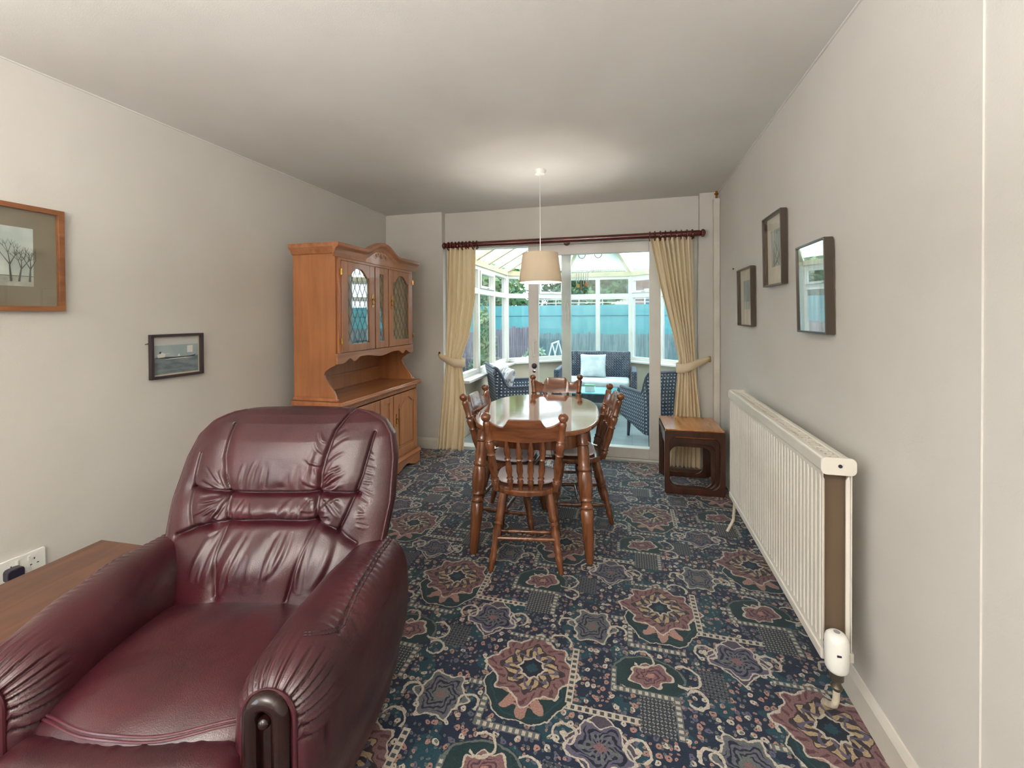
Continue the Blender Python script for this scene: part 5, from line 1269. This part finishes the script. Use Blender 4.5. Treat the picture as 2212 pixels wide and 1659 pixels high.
# arms: swept closed section, rounded nose at the front with folds around the scroll
def arm(s_, name):
    cx0 = BCX-.01+s_*.375; ny, na = 220, 220
    ys = np.linspace(.30, -.305, ny); a = np.linspace(0, 2*pi, na, endpoint=False)
    C, S = np.cos(a), np.sin(a); G = np.zeros((ny, na, 3))
    for k, y in enumerate(ys):
        t = (y+.305)/.605; cx = cx0-s_*.040*smoothstep(.15, 1, 1-t)                       # 0 front .. 1 back
        nose = min(1, (t/.16)); sc_ = math.sqrt(max(0, 1-(1-nose)**2)); q = .30+.70*sc_
        top = .575-.022*smoothstep(.45, 1.0, 1-t)*1.0-.012*smoothstep(.7, 1, t)
        top = top-(1-sc_)*.055
        hw = (.098+.012*math.sin(pi*min(1, max(0, 1-t)))) *(.62+.38*sc_)
        zb = .05; zm = top-.155
        # section: rounded pillow on a narrower body
        for i in range(na):
            c, s2 = C[i], S[i]
            if s2 >= 0: x = hw*1.08*math.copysign(abs(c)**(2/2.3), c); z = zm+(top-zm)*abs(s2)**(2/2.3)
            else:
                dn = abs(s2); w_ = hw*1.08*(1-.28*smoothstep(.0, .55, dn)); x = w_*math.copysign(abs(c)**(2/5.0), c); z = zm-(zm-zb)*dn**(2/4.0)
            G[k, i] = (cx+x, y, z)
    # folds radiating on the nose
    zc_, xc_ = .455, cx
    Px_, Pz_, Py_ = G[..., 0]-xc_, G[..., 2]-zc_, G[..., 1]
    th = np.arctan2(Pz_, Px_); rr = np.hypot(Px_, Pz_)
    near = np.exp(-np.clip((Py_+.272)/.048, 0, 9)**2)*(Pz_ > -.12)
    rk = np.random.RandomState(5); w_ = np.zeros_like(th)
    for k in range(17):
        t0 = -.5+(pi+1.0)*k/16+rk.uniform(-.06, .06); w_ += rk.uniform(.5, 1.2)*np.exp(-((th-t0)/.028)**2)-.4*np.exp(-((th-t0-.07)/.04)**2)
    dirx, dirz = Px_/(rr+1e-6), Pz_/(rr+1e-6)
    G[..., 0] -= dirx*w_*near*.010; G[..., 2] -= dirz*w_*near*.010; G[..., 1] += w_*near*.005
    # seam with puckers along the outer top of the arm
    sx_ = cx0+s_*.046
    yy = Py_; seamd = np.abs(G[..., 0]-sx_); up = (G[..., 2] > .48)
    on = (yy > -.15)*up
    G[..., 2] -= on*(.006*np.exp(-(seamd/.005)**2)+.0016*np.sin(yy*260)*np.exp(-(seamd/.035)**2))
    G[..., 2] += up*.0025*np.sin(yy*31+Px_*20)*np.exp(-((yy-.02)/.2)**2)
    mb = MB().grid(G, cv=True); mb.add(G[0].tolist(), [tuple(range(na))[::-1]]); mb.add(G[-1].tolist(), [tuple(range(na))])
    o = mb.build(name, M_leather, ac, smooth=True, ang=180)
    # twin stitching
    stc = MB()
    path = [(sx_, y) for y in np.linspace(.27, -.12, 64)]+[(sx_-s_*.10*(1-math.cos(q)), -.12-.075*math.sin(q)) for q in np.linspace(.12, 1.25, 12)]
    for off_ in (-.0055, .0055):
        P = []
        for x, y in path:
            i = np.argmin(np.abs(ys-y)); row = G[i]; m_ = row[:, 2] > .47; r2 = row[m_]; r2 = r2[np.argsort(r2[:, 0])]; ddx = off_ if y > -.125 else off_*.4
            P.append(np.array((x+ddx, y-(0 if y > -.125 else off_*.8), np.interp(x+ddx, r2[:, 0], r2[:, 2])+.0008)))
        for k in range(len(P)-1): stc.tube([tuple(P[k]), tuple(P[k]*.3+P[k+1]*.7)], .0015, 4)
    if s_ > 0: stc.build('stitching', mat('thread_dark', c3(34, 22, 24), .7), o)
    # scroll: leather piping arch, polished dark arch inside, recessed panel
    fy = -.305
    def archpath(w2, ztop, zbot, y, n=18):
        P = [(cx-w2, y, zbot)]
        P += [(cx-w2*math.cos(pi*k/n), y, ztop-w2+w2*math.sin(pi*k/n)) for k in range(n+1)]
        return P+[(cx+w2, y, zbot)]
    MB().tube(archpath(.058, .518, .10, fy-.002), .0060, 8).build('scroll_piping', M_leatherdk, o, smooth=True)
    MB().tube(archpath(.033, .504, .10, fy-.010), .0200, 14).build('polished_arch', M_darkwood, o, smooth=True)
    MB().prism([(cx-.054, .06), (cx+.054, .06), (cx+.054, .455)]+[(cx+.054*math.cos(pi*k/12), .455+.054*math.sin(pi*k/12)) for k in range(1, 12)]+[(cx-.054, .455)], lambda a_, b_, q: (a_, q, b_), fy-.006, fy+.03).build('front_panel', M_darkwood, o, bevel=.003)
    MB().turn((cx, fy-.006, .462), (cx, fy-.030, .462), [(0, .014), (.5, .014), (.8, .011), (1, .004)], 18).build('scroll_knob', M_darkwood, o, smooth=True)
    return o
arm(1, 'arm'); arm(-1, 'arm')
# seat cushion
LASTG = {}
def pad(name, x0, x1, y0, y1, zt, zb, crown, nose, e_=3.4, nx=120, nz=90, fn=None):
    """closed cushion: grid of longitudinal closed sections swept across x"""
    xs = np.linspace(-1, 1, nx); a = np.linspace(0, 2*pi, nz, endpoint=False); G = np.zeros((nx, nz, 3)); yc_, hy_ = (y0+y1)/2, (y1-y0)/2; zc_, hz_ = (zt+zb)/2, (zt-zb)/2
    for i, u in enumerate(xs):
        k = (1-abs(u)**6)**(1/3.) if abs(u) < 1 else 0; k = max(k, .02)
        c, s2 = np.cos(a), np.sin(a)
        yy = np.sign(c)*np.abs(c)**(2/e_); zz = np.sign(s2)*np.abs(s2)**(2/2.6)
        G[i, :, 0] = (x0+x1)/2+(x1-x0)/2*u; G[i, :, 1] = yc_+hy_*yy*(.93+.07*k)
        G[i, :, 2] = zc_+hz_*zz*k+crown*np.clip(zz, 0, 1)*(1-u*u)*(1-yy**4)
    if fn is not None: fn(G)
    LASTG[name] = G.copy()
    mb = MB().grid(G, cv=True); mb.add(G[0].tolist(), [tuple(range(nz))]); mb.add(G[-1].tolist(), [tuple(range(nz))[::-1]])
    return mb.build(name, M_leather, ac, smooth=True, ang=180)
def seatfn(G):
    x, y = G[..., 0], G[..., 1]; fw = np.clip((-.05-y)/.25, 0, 1); G[..., 1] += .95*(x-.03)**2*fw
    up = G[..., 2] > .38
    G[..., 2] += up*(.003*np.sin(x*17+y*9)+.002*np.sin(x*31-y*23))-up*.012*np.exp(-((y+.03)/.14)**2)*np.exp(-((x-.03)/.15)**2)
sc_o = pad('seat_cushion', -.262, .318, -.350, .185, .430, .27, .018, 0, fn=seatfn)
def frontfn(G):
    G[..., 1] += .60*(G[..., 0]-.03)**2; x, y, z = G[..., 0], G[..., 1], G[..., 2]; rk = np.random.RandomState(9)
    for k in range(13):
        xc = -.25+.56*(k+rk.uniform(.2, .8))/13; L = rk.uniform(.03, .07); G[..., 1] += rk.uniform(.003, .006)*np.exp(-((x-xc-(z-.36)*rk.uniform(-.4, .4))/.009)**2)*np.exp(-((z-.375)/L)**2)
pad('front_border', -.262, .318, -.440, -.280, .408, .09, .003, 0, e_=2.6, fn=frontfn)
M_pipe = mat('leather_piping_edge', c3(80, 34, 44), .3, coat=.2)
SG = LASTG['seat_cushion']
for deg in (141, 147):
    j = int(SG.shape[1]*deg/360); P = [tuple(SG[i_, j]+np.array([0, -.0008, .0012])) for i_ in range(5, SG.shape[0]-5, 2)]
    MB().tube(P, .0030, 6).build('seam_piping', M_pipe, sc_o, smooth=True)
# hidden body below seat and behind
MB().box(-.25, .31, -.28, .24, .05, .268).build('base', M_leather, ac, bevel=.02)
for x in (-.27, .33):
    for y in (-.25, .2): MB().turn((x, y, .001), (x, y, .049), [(0, .022), (1, .026)], 14).build('foot', M_darkwood, ac, smooth=True)
